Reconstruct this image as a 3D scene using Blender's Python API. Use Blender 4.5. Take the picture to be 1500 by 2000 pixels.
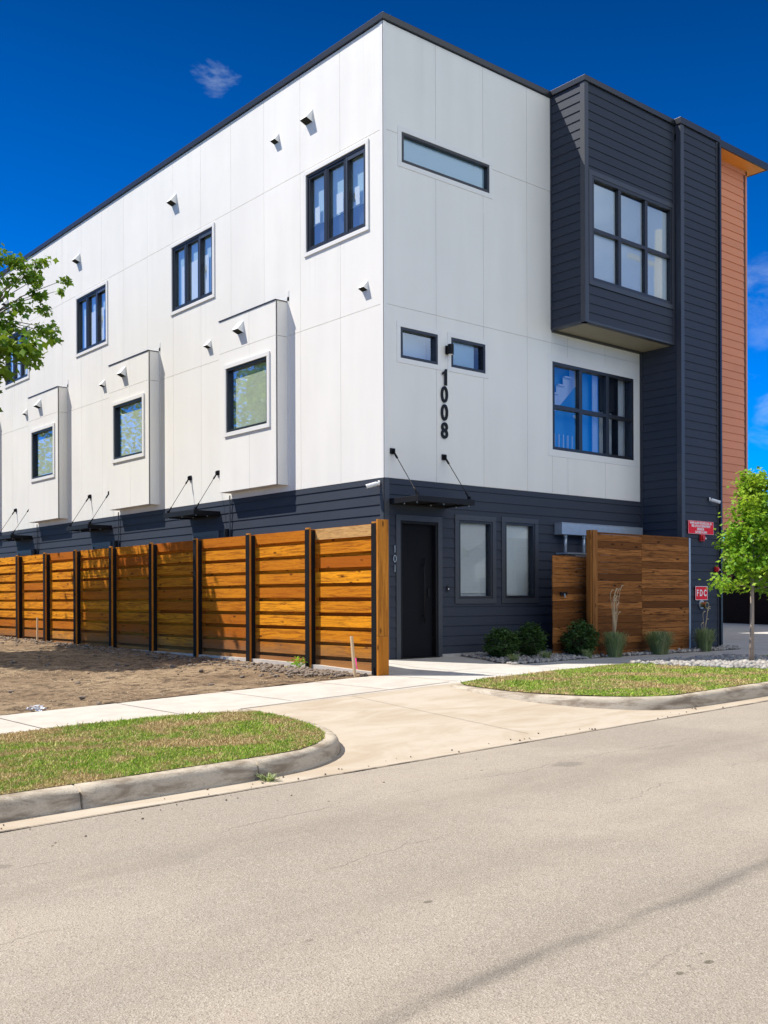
import bpy, bmesh, math, random
import numpy as np
from mathutils import Vector, Matrix, noise as mnoise
R = math.radians
random.seed(7)
rng = np.random.default_rng(11)
for o in list(bpy.data.objects): bpy.data.objects.remove(o)
S = bpy.context.scene
COL = S.collection

# ------------------------------------------------------------------ camera
YAW, ROL = R(40.08), R(-.2)
CAMP = Vector((-11.603, -13.761, 1.03))
fw = Vector((math.sin(YAW), math.cos(YAW), 0)); r0 = Vector((math.cos(YAW), -math.sin(YAW), 0)); u0 = Vector((0, 0, 1))
cr = math.cos(ROL)*r0 + math.sin(ROL)*u0; cu = -math.sin(ROL)*r0 + math.cos(ROL)*u0
cam = bpy.data.cameras.new('camera'); co = bpy.data.objects.new('camera', cam); COL.objects.link(co)
co.matrix_world = Matrix(((cr.x, cu.x, -fw.x, CAMP.x), (cr.y, cu.y, -fw.y, CAMP.y), (cr.z, cu.z, -fw.z, CAMP.z), (0, 0, 0, 1)))
cam.sensor_fit = 'VERTICAL'; cam.sensor_height = 36; cam.lens = 36*2015/2000; cam.shift_y = 171/2000
cam.clip_start = .1; cam.clip_end = 3000
S.camera = co
S.render.resolution_x, S.render.resolution_y = 768, 1024

# ------------------------------------------------------------------ light
SUND = Vector((.505, -.475, -1.0)).normalized()          # direction the light travels
ELEV = math.asin(-SUND.z); AZ = math.atan2(-SUND.x, -SUND.y)   # clockwise from +Y
SKY_STRENGTH, SUN_STRENGTH, EXPOSURE = .135, 4.7, .48
W = bpy.data.worlds.new('World'); S.world = W; W.use_nodes = True
nt = W.node_tree; nt.nodes.clear()
def N(t, typ, **kw):
    n = t.nodes.new(typ)
    for k, v in kw.items():
        if k.startswith('i_'):
            key = k[2:]
            n.inputs[int(key) if key.isdigit() else key].default_value = v
        else: setattr(n, k, v)
    return n
def LK(t, a, b): t.links.new(a, b)
sky = N(nt, 'ShaderNodeTexSky', sky_type='NISHITA', sun_disc=False)
sky.sun_elevation = ELEV; sky.sun_rotation = AZ % (2*math.pi)
sky.air_density = .6; sky.dust_density = .15; sky.ozone_density = 10.0; sky.altitude = 300
hs = N(nt, 'ShaderNodeHueSaturation', i_Saturation=1.38, i_Value=1.0)
hs.inputs['Hue'].default_value = .508
LK(nt, sky.outputs[0], hs.inputs['Color'])
# fair weather clouds, placed by direction on the dome
tc = N(nt, 'ShaderNodeTexCoord')
mp = N(nt, 'ShaderNodeMapping'); mp.inputs['Scale'].default_value = (1, 1, 2.2)
LK(nt, tc.outputs['Generated'], mp.inputs[0])
nz = N(nt, 'ShaderNodeTexNoise', i_Scale=13.0, i_Detail=9.0, i_Roughness=.62, i_Distortion=.4)
LK(nt, mp.outputs[0], nz.inputs['Vector'])
def dirpx(x, y): return (fw + cr*((x-750)/2015) - cu*((y-1171)/2015)).normalized()
prev = None
for (dx, dy, rad, th, amt) in ((425, 142, .038, .545, .42), (1500, 580, .06, .47, .17), (1530, 790, .06, .47, .22)):
    d = dirpx(dx, dy)
    vm = N(nt, 'ShaderNodeVectorMath', operation='DISTANCE'); LK(nt, tc.outputs['Generated'], vm.inputs[0]); vm.inputs[1].default_value = d
    mr = N(nt, 'ShaderNodeMapRange', interpolation_type='SMOOTHSTEP'); mr.inputs['From Min'].default_value = rad; mr.inputs['From Max'].default_value = 0
    mr.inputs['To Min'].default_value = 0; mr.inputs['To Max'].default_value = .30
    LK(nt, vm.outputs['Value'], mr.inputs['Value'])
    ad = N(nt, 'ShaderNodeMath', operation='ADD'); LK(nt, nz.outputs['Fac'], ad.inputs[0]); LK(nt, mr.outputs[0], ad.inputs[1])
    m2 = N(nt, 'ShaderNodeMapRange', interpolation_type='SMOOTHSTEP'); m2.inputs['From Min'].default_value = th+.15; m2.inputs['From Max'].default_value = th+.42
    m2.inputs['To Max'].default_value = amt
    LK(nt, ad.outputs[0], m2.inputs['Value'])
    m3 = N(nt, 'ShaderNodeMapRange'); m3.inputs['From Min'].default_value = rad; m3.inputs['From Max'].default_value = rad*.75
    LK(nt, vm.outputs['Value'], m3.inputs['Value'])
    m4 = N(nt, 'ShaderNodeMath', operation='MULTIPLY'); LK(nt, m2.outputs[0], m4.inputs[0]); LK(nt, m3.outputs[0], m4.inputs[1])
    if prev is None: prev = m4
    else:
        mx = N(nt, 'ShaderNodeMath', operation='MAXIMUM'); LK(nt, prev.outputs[0], mx.inputs[0]); LK(nt, m4.outputs[0], mx.inputs[1]); prev = mx
# the dome darkens with height (polarised deep blue), with an unseen cumulus bank added behind the viewer as fill light
sz = N(nt, 'ShaderNodeSeparateXYZ'); LK(nt, tc.outputs['Generated'], sz.inputs[0])
gr_ = N(nt, 'ShaderNodeMapRange', interpolation_type='LINEAR'); LK(nt, sz.outputs[2], gr_.inputs['Value'])
gr_.inputs['From Min'].default_value = .12; gr_.inputs['From Max'].default_value = .52; gr_.inputs['To Min'].default_value = 1.42; gr_.inputs['To Max'].default_value = .56
dk = N(nt, 'ShaderNodeVectorMath', operation='SCALE'); LK(nt, hs.outputs[0], dk.inputs[0]); LK(nt, gr_.outputs[0], dk.inputs['Scale'])
cm = N(nt, 'ShaderNodeMix', data_type='RGBA'); LK(nt, prev.outputs[0], cm.inputs['Factor']); LK(nt, dk.outputs[0], cm.inputs[6])
cm.inputs[7].default_value = (3.9, 4.6, 5.2, 1)
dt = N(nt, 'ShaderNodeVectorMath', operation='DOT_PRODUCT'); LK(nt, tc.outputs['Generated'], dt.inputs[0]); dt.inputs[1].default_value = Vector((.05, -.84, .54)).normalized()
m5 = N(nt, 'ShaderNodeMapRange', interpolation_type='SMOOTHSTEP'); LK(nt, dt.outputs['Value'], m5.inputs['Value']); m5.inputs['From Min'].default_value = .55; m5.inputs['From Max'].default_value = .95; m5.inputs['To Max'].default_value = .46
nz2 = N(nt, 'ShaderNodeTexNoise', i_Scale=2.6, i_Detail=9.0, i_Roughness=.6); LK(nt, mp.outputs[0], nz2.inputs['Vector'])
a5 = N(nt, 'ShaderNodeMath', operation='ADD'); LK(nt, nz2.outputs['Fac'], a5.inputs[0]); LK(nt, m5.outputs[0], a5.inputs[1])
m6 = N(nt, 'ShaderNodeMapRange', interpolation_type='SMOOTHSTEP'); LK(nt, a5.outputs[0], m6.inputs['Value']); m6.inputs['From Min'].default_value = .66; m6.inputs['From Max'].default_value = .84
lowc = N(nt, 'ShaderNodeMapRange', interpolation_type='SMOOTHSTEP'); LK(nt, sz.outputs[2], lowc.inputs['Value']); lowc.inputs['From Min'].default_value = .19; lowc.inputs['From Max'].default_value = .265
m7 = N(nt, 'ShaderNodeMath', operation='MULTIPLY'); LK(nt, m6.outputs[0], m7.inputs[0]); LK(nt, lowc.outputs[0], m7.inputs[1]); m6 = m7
# pale glare of the sky on the sun's side
dg_ = N(nt, 'ShaderNodeVectorMath', operation='DOT_PRODUCT'); LK(nt, tc.outputs['Generated'], dg_.inputs[0]); dg_.inputs[1].default_value = Vector((-.70, .66, .42)).normalized()
gl_ = N(nt, 'ShaderNodeMapRange', interpolation_type='SMOOTHSTEP'); LK(nt, dg_.outputs['Value'], gl_.inputs['Value']); gl_.inputs['From Min'].default_value = .84; gl_.inputs['From Max'].default_value = 1.0; gl_.inputs['To Max'].default_value = .4
cg = N(nt, 'ShaderNodeMix', data_type='RGBA'); LK(nt, gl_.outputs[0], cg.inputs['Factor']); LK(nt, cm.outputs[2], cg.inputs[6]); cg.inputs[7].default_value = (2.3, 3.0, 3.7, 1); cm = cg
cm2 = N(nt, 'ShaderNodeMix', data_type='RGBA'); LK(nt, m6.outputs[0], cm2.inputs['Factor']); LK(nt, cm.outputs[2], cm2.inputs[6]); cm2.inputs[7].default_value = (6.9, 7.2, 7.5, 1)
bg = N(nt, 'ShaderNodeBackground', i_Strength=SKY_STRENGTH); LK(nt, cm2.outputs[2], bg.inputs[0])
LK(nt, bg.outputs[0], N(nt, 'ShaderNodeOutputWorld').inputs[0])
sl = bpy.data.lights.new('sun', 'SUN'); sl.energy = SUN_STRENGTH; sl.angle = R(.5); sl.color = (1, .95, .87)
so = bpy.data.objects.new('sun', sl); COL.objects.link(so); so.rotation_euler = SUND.to_track_quat('-Z', 'Y').to_euler(); so.location = (-20, 10, 40)
S.view_settings.view_transform = 'Standard'; S.view_settings.look = 'None'; S.view_settings.exposure = EXPOSURE; S.view_settings.gamma = 1
try:
    S.cycles.max_bounces = 10; S.cycles.transparent_max_bounces = 16
except Exception: pass

# ------------------------------------------------------------------ helpers
def tag(o, label=None, cat=None, group=None, kind=None):
    if label: o['label'] = label
    if cat: o['category'] = cat
    if group: o['group'] = group
    if kind: o['kind'] = kind
    return o
def empty(name, loc=(0, 0, 0), rz=0, parent=None):
    o = bpy.data.objects.new(name, None); COL.objects.link(o); o.location = loc; o.rotation_euler.z = rz; o.empty_display_size = .3
    if parent: o.parent = parent
    return o
class MB:
    def __init__(s): s.v = []; s.f = []; s.r = []
    def quad(s, *p, r=None):
        n = len(s.v); s.v += [tuple(q) for q in p]; s.f.append(tuple(range(n, n+len(p)))); s.r.append(random.random() if r is None else r)
    def box(s, a, b, r=None):
        r = random.random() if r is None else r
        x0, y0, z0 = [min(a[i], b[i]) for i in range(3)]; x1, y1, z1 = [max(a[i], b[i]) for i in range(3)]
        n = len(s.v)
        s.v += [(x0,y0,z0),(x1,y0,z0),(x1,y1,z0),(x0,y1,z0),(x0,y0,z1),(x1,y0,z1),(x1,y1,z1),(x0,y1,z1)]
        for f in ((0,3,2,1),(4,5,6,7),(0,1,5,4),(1,2,6,5),(2,3,7,6),(3,0,4,7)):
            s.f.append(tuple(n+i for i in f)); s.r.append(r)
    def tube(s, pts, rad, seg=8, cap=True, r=None):
        r = random.random() if r is None else r
        pts = [Vector(p) for p in pts]
        if not hasattr(rad, '__len__'): rad = [rad]*len(pts)
        base = len(s.v); prevx = None
        for i, p in enumerate(pts):
            t = (pts[min(i+1, len(pts)-1)] - pts[max(i-1, 0)])
            t = t.normalized() if t.length > 1e-9 else Vector((0, 0, 1))
            a = Vector((0, 0, 1)) if abs(t.z) < .9 else Vector((1, 0, 0))
            x = t.cross(a).normalized() if prevx is None else (prevx - t*prevx.dot(t)).normalized()
            prevx = x; y = t.cross(x)
            for k in range(seg):
                an = 2*math.pi*k/seg; s.v.append(tuple(p + (x*math.cos(an)+y*math.sin(an))*rad[i]))
        for i in range(len(pts)-1):
            for k in range(seg):
                a = base+i*seg+k; b = base+i*seg+(k+1) % seg
                s.f.append((a, b, b+seg, a+seg)); s.r.append(r)
        if cap:
            s.f.append(tuple(base+k for k in range(seg))[::-1]); s.r.append(r)
            s.f.append(tuple(base+(len(pts)-1)*seg+k for k in range(seg))); s.r.append(r)
    def build(s, name, mat, parent=None, smooth=False, bevel=0):
        me = bpy.data.meshes.new(name); me.from_pydata(s.v, [], s.f); me.materials.append(mat)
        at = me.attributes.new('rnd', 'FLOAT', 'FACE'); at.data.foreach_set('value', np.array(s.r, dtype=np.float32))
        if smooth: me.polygons.foreach_set('use_smooth', [True]*len(me.polygons))
        me.update()
        o = bpy.data.objects.new(name, me); COL.objects.link(o)
        if parent is not None: o.parent = parent
        if bevel:
            m = o.modifiers.new('bevel', 'BEVEL'); m.width = bevel; m.segments = 2; m.limit_method = 'ANGLE'; m.angle_limit = R(40)
        return o
def npmesh(name, V, F, mat, rnd=None, parent=None, smooth=False, domain='FACE'):
    """V (n,3), F (m,k) arrays"""
    me = bpy.data.meshes.new(name); m, k = F.shape
    me.vertices.add(len(V)); me.vertices.foreach_set('co', V.astype(np.float32).ravel())
    me.loops.add(m*k); me.loops.foreach_set('vertex_index', F.astype(np.int32).ravel())
    me.polygons.add(m); me.polygons.foreach_set('loop_start', np.arange(0, m*k, k, dtype=np.int32)); me.polygons.foreach_set('loop_total', np.full(m, k, dtype=np.int32))
    if smooth: me.polygons.foreach_set('use_smooth', np.ones(m, dtype=bool))
    if rnd is not None:
        at = me.attributes.new('rnd', 'FLOAT', domain); at.data.foreach_set('value', rnd.astype(np.float32))
    me.materials.append(mat); me.update(calc_edges=True); me.validate()
    o = bpy.data.objects.new(name, me); COL.objects.link(o)
    if parent is not None: o.parent = parent
    return o
def copy_tree(o, parent=None, dloc=None):
    c = o.copy(); COL.objects.link(c)
    if parent is not None: c.parent = parent
    if dloc is not None: c.location = Vector(o.location) + Vector(dloc)
    for ch in list(o.children):
        copy_tree(ch, c)
    return c

# ------------------------------------------------------------------ materials
def newmat(name):
    m = bpy.data.materials.new(name); m.use_nodes = True; t = m.node_tree; t.nodes.clear()
    b = N(t, 'ShaderNodeBsdfPrincipled'); o = N(t, 'ShaderNodeOutputMaterial'); LK(t, b.outputs[0], o.inputs[0])
    return m, t, b
def wpos(t, scale=(1, 1, 1), rot=(0, 0, 0)):
    g = N(t, 'ShaderNodeNewGeometry'); mp = N(t, 'ShaderNodeMapping'); mp.inputs['Scale'].default_value = scale; mp.inputs['Rotation'].default_value = rot
    LK(t, g.outputs['Position'], mp.inputs[0]); return mp.outputs[0]
def noise(t, vec, scale, detail=4, rough=.55, dist=0):
    n = N(t, 'ShaderNodeTexNoise', i_Scale=scale, i_Detail=detail, i_Roughness=rough, i_Distortion=dist); LK(t, vec, n.inputs['Vector']); return n.outputs['Fac']
def ramp(t, fac, stops):
    r = N(t, 'ShaderNodeValToRGB'); e = r.color_ramp.elements
    while len(e) < len(stops): e.new(.5)
    for el, (p, c) in zip(e, stops):
        el.position = p; el.color = (*c, 1) if len(c) == 3 else c
    LK(t, fac, r.inputs[0]); return r.outputs[0]
def mix(t, fac, a, b, mode='MIX'):
    m = N(t, 'ShaderNodeMix', data_type='RGBA', blend_type=mode)
    for sock, v in ((m.inputs['Factor'], fac), (m.inputs[6], a), (m.inputs[7], b)):
        if isinstance(v, (int, float)): sock.default_value = v
        elif isinstance(v, tuple): sock.default_value = (*v, 1)
        else: LK(t, v, sock)
    return m.outputs[2]
def mth(t, op, a, b=None, c=None):
    m = N(t, 'ShaderNodeMath', operation=op)
    for i, v in enumerate((a, b, c)):
        if v is None: continue
        if isinstance(v, (int, float)): m.inputs[i].default_value = v
        else: LK(t, v, m.inputs[i])
    return m.outputs[0]
def mrange(t, v, a, b, c=0, d=1, smooth=True):
    m = N(t, 'ShaderNodeMapRange', interpolation_type='SMOOTHSTEP' if smooth else 'LINEAR')
    LK(t, v, m.inputs['Value'])
    m.inputs['From Min'].default_value = a; m.inputs['From Max'].default_value = b; m.inputs['To Min'].default_value = c; m.inputs['To Max'].default_value = d
    return m.outputs[0]
def bump(t, b, h, strength=.3, dist=.01):
    n = N(t, 'ShaderNodeBump', i_Strength=strength, i_Distance=dist); LK(t, h, n.inputs['Height']); LK(t, n.outputs[0], b.inputs['Normal'])
def rndattr(t):
    a = N(t, 'ShaderNodeAttribute', attribute_name='rnd'); return a.outputs['Fac']
def scl(c, k): return tuple(x*k for x in c)

def simple(name, c, rough=.6, var=.12, ns=3., bs=60., bst=.1, metal=0, spec=.5, vec=(1, 1, 1)):
    m, t, b = newmat(name); p = wpos(t, vec)
    n = noise(t, p, ns, 5)
    LK(t, mix(t, n, scl(c, 1-var), scl(c, 1+var)), b.inputs['Base Color'])
    b.inputs['Roughness'].default_value = rough; b.inputs['Metallic'].default_value = metal; b.inputs['Specular IOR Level'].default_value = spec
    if bst: bump(t, b, noise(t, p, bs, 3), bst, .002)
    return m
# painted cement panel: near white with faint dirt runs
def panel_mat(name, c):
    m, t, b = newmat(name)
    p = wpos(t); big = noise(t, p, .5, 4, .6); st = noise(t, wpos(t, (1.6, 1.6, .22)), 1.3, 4, .5)
    f = mrange(t, mth(t, 'ADD', mth(t, 'MULTIPLY', big, .5), mth(t, 'MULTIPLY', st, .5)), .35, .65)
    col = mix(t, f, scl(c, .94), scl(c, 1.02))
    sp = N(t, 'ShaderNodeSeparateXYZ'); LK(t, p, sp.inputs[0])
    ym = mth(t, 'MODULO', sp.outputs[1], 5.27); zc_ = sp.outputs[2]
    inw = mth(t, 'MULTIPLY', mrange(t, ym, .40, .55), mrange(t, ym, 2.38, 2.22)); inz = mth(t, 'MULTIPLY', mrange(t, zc_, 7.62, 7.56), mrange(t, zc_, 6.35, 7.4))
    run = mrange(t, noise(t, wpos(t, (9, 9, .12)), 1.0, 3, .6), .50, .72)
    drip = mth(t, 'MULTIPLY', mth(t, 'MULTIPLY', inw, inz), run)
    rust = mth(t, 'MULTIPLY', mrange(t, noise(t, wpos(t, (7, 7, .10)), 1.0, 2, .5), .60, .78), mrange(t, zc_, 9.6, 11.1))
    col = mix(t, mth(t, 'MULTIPLY', mth(t, 'MAXIMUM', drip, rust), .30), col, scl(c, .72))
    a = rndattr(t); col = mix(t, mth(t, 'MULTIPLY', a, .5), col, scl(c, .965))
    LK(t, col, b.inputs['Base Color']); b.inputs['Roughness'].default_value = .62
    h = mth(t, 'ADD', mth(t, 'MULTIPLY', noise(t, p, 1.6, 3), 1.0), mth(t, 'MULTIPLY', noise(t, p, 45, 4), .05))
    bump(t, b, h, .35, .012)
    return m
M = {}
M['white'] = panel_mat('white_panel', (.80, .775, .72))
M['whitetrim'] = simple('white_trim', (.76, .745, .71), .5, .04)
def siding_mat(name, c, rough=.5):
    m, t, b = newmat(name); p = wpos(t)
    n = noise(t, p, .8, 4); g = noise(t, wpos(t, (1.2, 1.2, 14)), 9, 5)
    col = mix(t, n, scl(c, .88), scl(c, 1.12)); col = mix(t, mth(t, 'MULTIPLY', rndattr(t), .4), col, scl(c, 1.18))
    LK(t, col, b.inputs['Base Color']); b.inputs['Roughness'].default_value = rough; b.inputs['Specular IOR Level'].default_value = .22
    bump(t, b, g, .25, .004); return m
M['dark'] = siding_mat('charcoal_siding', (.034, .041, .058), .6)
M['darktrim'] = simple('charcoal_trim', (.045, .05, .062), .45, .1)
M['copper'] = siding_mat('terracotta_siding', (.66, .25, .12), .5)
M['copptrim'] = simple('terracotta_trim', (.66, .26, .12), .5, .06)
M['coppdark'] = simple('terracotta_dark_gap', (.12, .05, .03), .6, .1)
M['soffit'] = simple('orange_soffit', (.80, .30, .035), .5, .05)
M['soffit2'] = simple('beige_soffit', (.30, .27, .20), .6, .1)
M['coping'] = simple('dark_coping', (.014, .016, .021), .35, .1, spec=.6)
M['black'] = simple('black_metal', (.010, .010, .012), .5, .15, spec=.2)
M['postblack'] = simple('black_steel_post', (.008, .008, .009), .75, .3, ns=8, spec=.15)
M['frame'] = simple('window_frame', (.018, .02, .026), .35, .15)
M['frameblue'] = simple('window_film_frame', (.055, .065, .085), .3, .3, ns=14)
M['door'] = simple('door_black', (.007, .008, .011), .7, .1, spec=.12)
M['galv'] = simple('galvanized_steel', (.42, .47, .52), .42, .15, ns=12, metal=.55)
M['red'] = simple('red_enamel', (.62, .012, .012), .35, .05)
M['redsign'] = simple('red_sign', (.85, .015, .03), .5, .04, spec=.2)
M['signwhite'] = simple('sign_white', (.85, .84, .84), .5, .02)
M['plasticwhite'] = simple('white_plastic', (.78, .78, .76), .4, .02)
M['blackplastic'] = simple('black_plastic', (.015, .015, .017), .4, .1)
M['blind'] = simple('window_blind', (.84, .85, .84), .7, .04, vec=(1, 1, 1))
M['blueblind'] = simple('pale_blue_blind', (.56, .72, .80), .7, .04)
M['stairsky'] = simple('sky_reflection_blue', (.10, .34, .58), .8, .05)  # blue sky reflection painted into the wall colour behind the stair window
M['curtain'] = simple('curtain', (.82, .84, .86), .8, .14, ns=7, vec=(5, 5, .3))
M['greenblind'] = simple('sheer_shade', (.60, .64, .52), .8, .22, ns=2.5)
M['bluewall'] = simple('pale_room_wall', (.46, .62, .70), .8, .05)
M['interior'] = simple('interior_dark', (.10, .105, .115), .8, .1)
M['void'] = simple('vent_void', (.035, .035, .03), .95, .1, spec=.05)
M['brass'] = simple('brass', (.5, .34, .12), .35, .2, metal=.9)
M['pink'] = simple('pink_ribbon', (.85, .05, .25), .6, .05)
M['paper'] = simple('litter_paper', (.65, .65, .68), .7, .25, ns=30)
M['galvbase'] = M['galv']
def glass_mat(name, tint, refl=.10, rough=.02, edge=1.0):
    m = bpy.data.materials.new(name); m.use_nodes = True; t = m.node_tree; t.nodes.clear()
    tr = N(t, 'ShaderNodeBsdfTransparent'); tr.inputs[0].default_value = (*tint, 1)
    gl = N(t, 'ShaderNodeBsdfGlossy', i_Roughness=rough); gl.inputs[0].default_value = (.74, .87, 1, 1)
    lw = N(t, 'ShaderNodeFresnel', i_IOR=1.55)
    f = mth(t, 'ADD', mth(t, 'MULTIPLY', lw.outputs[0], edge), refl)
    n = N(t, 'ShaderNodeBump', i_Strength=.12, i_Distance=.01); LK(t, noise(t, wpos(t), .9, 2), n.inputs['Height']); LK(t, n.outputs[0], gl.inputs['Normal'])
    mx = N(t, 'ShaderNodeMixShader'); LK(t, f, mx.inputs[0]); LK(t, tr.outputs[0], mx.inputs[1]); LK(t, gl.outputs[0], mx.inputs[2])
    LK(t, mx.outputs[0], N(t, 'ShaderNodeOutputMaterial').inputs[0]); return m
M['glass'] = glass_mat('window_glass', (.90, .94, .92), .01, edge=.42)
M['glass2'] = glass_mat('window_glass_coated', (.84, .90, .92), .26)
M['glasspale'] = glass_mat('window_glass_pale', (.95, .97, .98), .07)
M['glass3'] = glass_mat('window_glass_clear', (.92, .95, .97), .14)

def concrete(name, c, dirt=(.30, .22, .14), dirtamt=.25, cracks=False, brush=True):
    m, t, b = newmat(name); p = wpos(t)
    n1 = noise(t, p, .45, 6, .62, .6); n2 = noise(t, p, 3.5, 5, .6); n3 = noise(t, p, 90, 3, .6)
    col = mix(t, mrange(t, n2, .3, .7), scl(c, .90), scl(c, 1.06))
    col = mix(t, mth(t, 'MULTIPLY', mrange(t, n1, .42, .72), dirtamt), col, dirt)
    col = mix(t, mth(t, 'MULTIPLY', mrange(t, n3, .55, .75), .35), col, scl(c, .6))
    LK(t, col, b.inputs['Base Color']); b.inputs['Roughness'].default_value = .85; b.inputs['Specular IOR Level'].default_value = .25
    bump(t, b, n3, .35, .004); return m
M['sidewalk'] = concrete('sidewalk_concrete', (.53, .48, .415), dirtamt=.14)
M['walk'] = concrete('walkway_concrete', (.54, .51, .46), dirtamt=.10)
M['yard'] = concrete('yard_concrete', (.42, .40, .37))
# apron: sandy, stained by wheels
m, t, b = newmat('apron_concrete'); p = wpos(t)
n1 = noise(t, wpos(t, (.7, 1.7, 1)), 1.1, 7, .62, 1.0); n2 = noise(t, p, 6, 6, .6); n3 = noise(t, p, 110, 3, .6)
col = mix(t, mrange(t, n1, .35, .68), (.50, .43, .34), (.415, .335, .24))
col = mix(t, mth(t, 'MULTIPLY', mrange(t, n2, .5, .72), .45), col, (.42, .34, .25))
col = mix(t, mth(t, 'MULTIPLY', mrange(t, n3, .55, .75), .3), col, (.26, .21, .15))
LK(t, col, b.inputs['Base Color']); b.inputs['Roughness'].default_value = .85; b.inputs['Specular IOR Level'].default_value = .25
bump(t, b, n3, .35, .004); M['apron'] = m
# kerb: darker grime low on the face following noise
m, t, b = newmat('kerb_concrete'); p = wpos(t)
n1 = noise(t, wpos(t, (1.2, 1.2, 5)), 2.2, 6, .65, .5); n3 = noise(t, p, 70, 4, .65)
col = mix(t, mrange(t, n1, .40, .66), (.50, .435, .34), (.25, .20, .145))
col = mix(t, mth(t, 'MULTIPLY', mrange(t, n3, .5, .75), .5), col, (.17, .145, .115))
LK(t, col, b.inputs['Base Color']); b.inputs['Roughness'].default_value = .9; b.inputs['Specular IOR Level'].default_value = .2
bump(t, b, n3, .6, .006); M['kerb'] = m
# street: worn chip seal with seams, stains and hairline cracks
m, t, b = newmat('chip_seal'); p = wpos(t)
v = N(t, 'ShaderNodeTexVoronoi', i_Scale=130.0); LK(t, p, v.inputs['Vector'])
v2 = N(t, 'ShaderNodeTexVoronoi', i_Scale=160.0); LK(t, p, v2.inputs['Vector'])
nb = noise(t, p, .35, 5, .6, .4); nm = noise(t, p, 2.6, 6, .6); nf = noise(t, p, 130, 2, .5)
base = mix(t, mrange(t, nb, .40, .60), (.372, .318, .250), (.315, .27, .215))
base = mix(t, mth(t, 'MULTIPLY', mrange(t, nm, .45, .7), .3), base, (.27, .24, .205))
sepc = N(t, 'ShaderNodeSeparateColor'); LK(t, v.outputs['Color'], sepc.inputs[0])
base = mix(t, mth(t, 'MULTIPLY', mrange(t, sepc.outputs[0], .70, .95, 0, 1), .6), base, (.20, .165, .135))
sep2 = N(t, 'ShaderNodeSeparateColor'); LK(t, v2.outputs['Color'], sep2.inputs[0])
base = mix(t, mth(t, 'MULTIPLY', mrange(t, sep2.outputs[1], .65, .95, 0, 1), .5), base, (.54, .48, .40))
g = N(t, 'ShaderNodeNewGeometry'); sx = N(t, 'ShaderNodeSeparateXYZ'); LK(t, g.outputs['Position'], sx.inputs[0])
X_, Y_ = sx.outputs[0], sx.outputs[1]
wob = mth(t, 'MULTIPLY', mth(t, 'SUBTRACT', noise(t, wpos(t, (1, 0, 0)), .5, 2), .5), .25)
def band(yc, w, amp, slope=0., nsx=1.):
    d = mth(t, 'ABSOLUTE', mth(t, 'SUBTRACT', mth(t, 'ADD', mth(t, 'ADD', Y_, wob), mth(t, 'MULTIPLY', X_, slope)), yc))
    f = mrange(t, d, w, 0)
    return mth(t, 'MULTIPLY', mth(t, 'MULTIPLY', f, amp), mrange(t, noise(t, wpos(t, (nsx, 3, 1)), 1.3, 4), .25, .6))
base = mix(t, band(-10.62, .09, .45, -.042), base, (.075, .068, .06))
base = mix(t, band(-10.52, .30, .16, -.042), base, (.13, .11, .09))
base = mix(t, band(-8.5, .55, .28), base, (.19, .16, .13)); base = mix(t, band(-9.9, .5, .22), base, (.2, .17, .14)); base = mix(t, band(-11.9, .6, .2), base, (.2, .17, .14))
# hairline cracks
def crack(yc, amp, sc, seed):
    wv = mth(t, 'MULTIPLY', mth(t, 'SUBTRACT', noise(t, wpos(t, (1, .15, 1), (0, 0, seed)), sc, 6, .65), .5), .9)
    d = mth(t, 'ABSOLUTE', mth(t, 'SUBTRACT', mth(t, 'ADD', Y_, wv), yc))
    return mth(t, 'MULTIPLY', mth(t, 'MULTIPLY', mrange(t, d, .012, .002), amp*.45), mrange(t, noise(t, wpos(t, (1, .2, 1)), .9, 3), .42, .55))
ck = mth(t, 'MAXIMUM', crack(-8.05, .8, .45, .3), mth(t, 'MAXIMUM', crack(-9.3, .6, .6, 1.1), crack(-11.3, .5, .5, 2.0)))
base = mix(t, ck, base, (.06, .05, .045))
def blot(x, y, rx, ry, amp, c):
    global base
    nn = mth(t, 'MULTIPLY', mth(t, 'SUBTRACT', noise(t, p, 9, 3), .5), .8)
    dx = mth(t, 'DIVIDE', mth(t, 'SUBTRACT', X_, x), rx); dy = mth(t, 'DIVIDE', mth(t, 'SUBTRACT', Y_, y), ry)
    d = mth(t, 'ADD', mth(t, 'SQRT', mth(t, 'ADD', mth(t, 'MULTIPLY', dx, dx), mth(t, 'MULTIPLY', dy, dy))), nn)
    base = mix(t, mth(t, 'MULTIPLY', mrange(t, d, 1.1, .6), amp*.7), base, c)
for q in ((-4.85, -8.13, .17, .13, .6, (.13, .115, .1)), (-9.5, -7.91, .06, .06, .6, (.13, .11, .09)), (-8.27, -10.12, .035, .022, .8, (.05, .045, .03)),
          (-8.193, -11.46, .022, .018, .85, (.05, .045, .02)), (-8.01, -11.47, .028, .018, .85, (.05, .045, .02)), (-8.1, -11.44, .010, .008, .8, (.05, .045, .02)), (-7.95, -11.4, .010, .009, .8, (.05, .045, .02)),
          (-9.0, -10.16, .03, .016, .5, (.10, .08, .06)), (-3.6, -8.2, .2, .05, .35, (.15, .13, .1)), (-1.2, -8.0, .25, .06, .35, (.15, .13, .1))):
    blot(*q)
LK(t, base, b.inputs['Base Color']); b.inputs['Roughness'].default_value = .88; b.inputs['Specular IOR Level'].default_value = .25
hh = mth(t, 'SUBTRACT', mth(t, 'ADD', v.outputs['Distance'], mth(t, 'MULTIPLY', v2.outputs['Distance'], .6)), mth(t, 'MULTIPLY', ck, 2.0))
bump(t, b, hh, .55, .006); M['street'] = m
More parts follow.
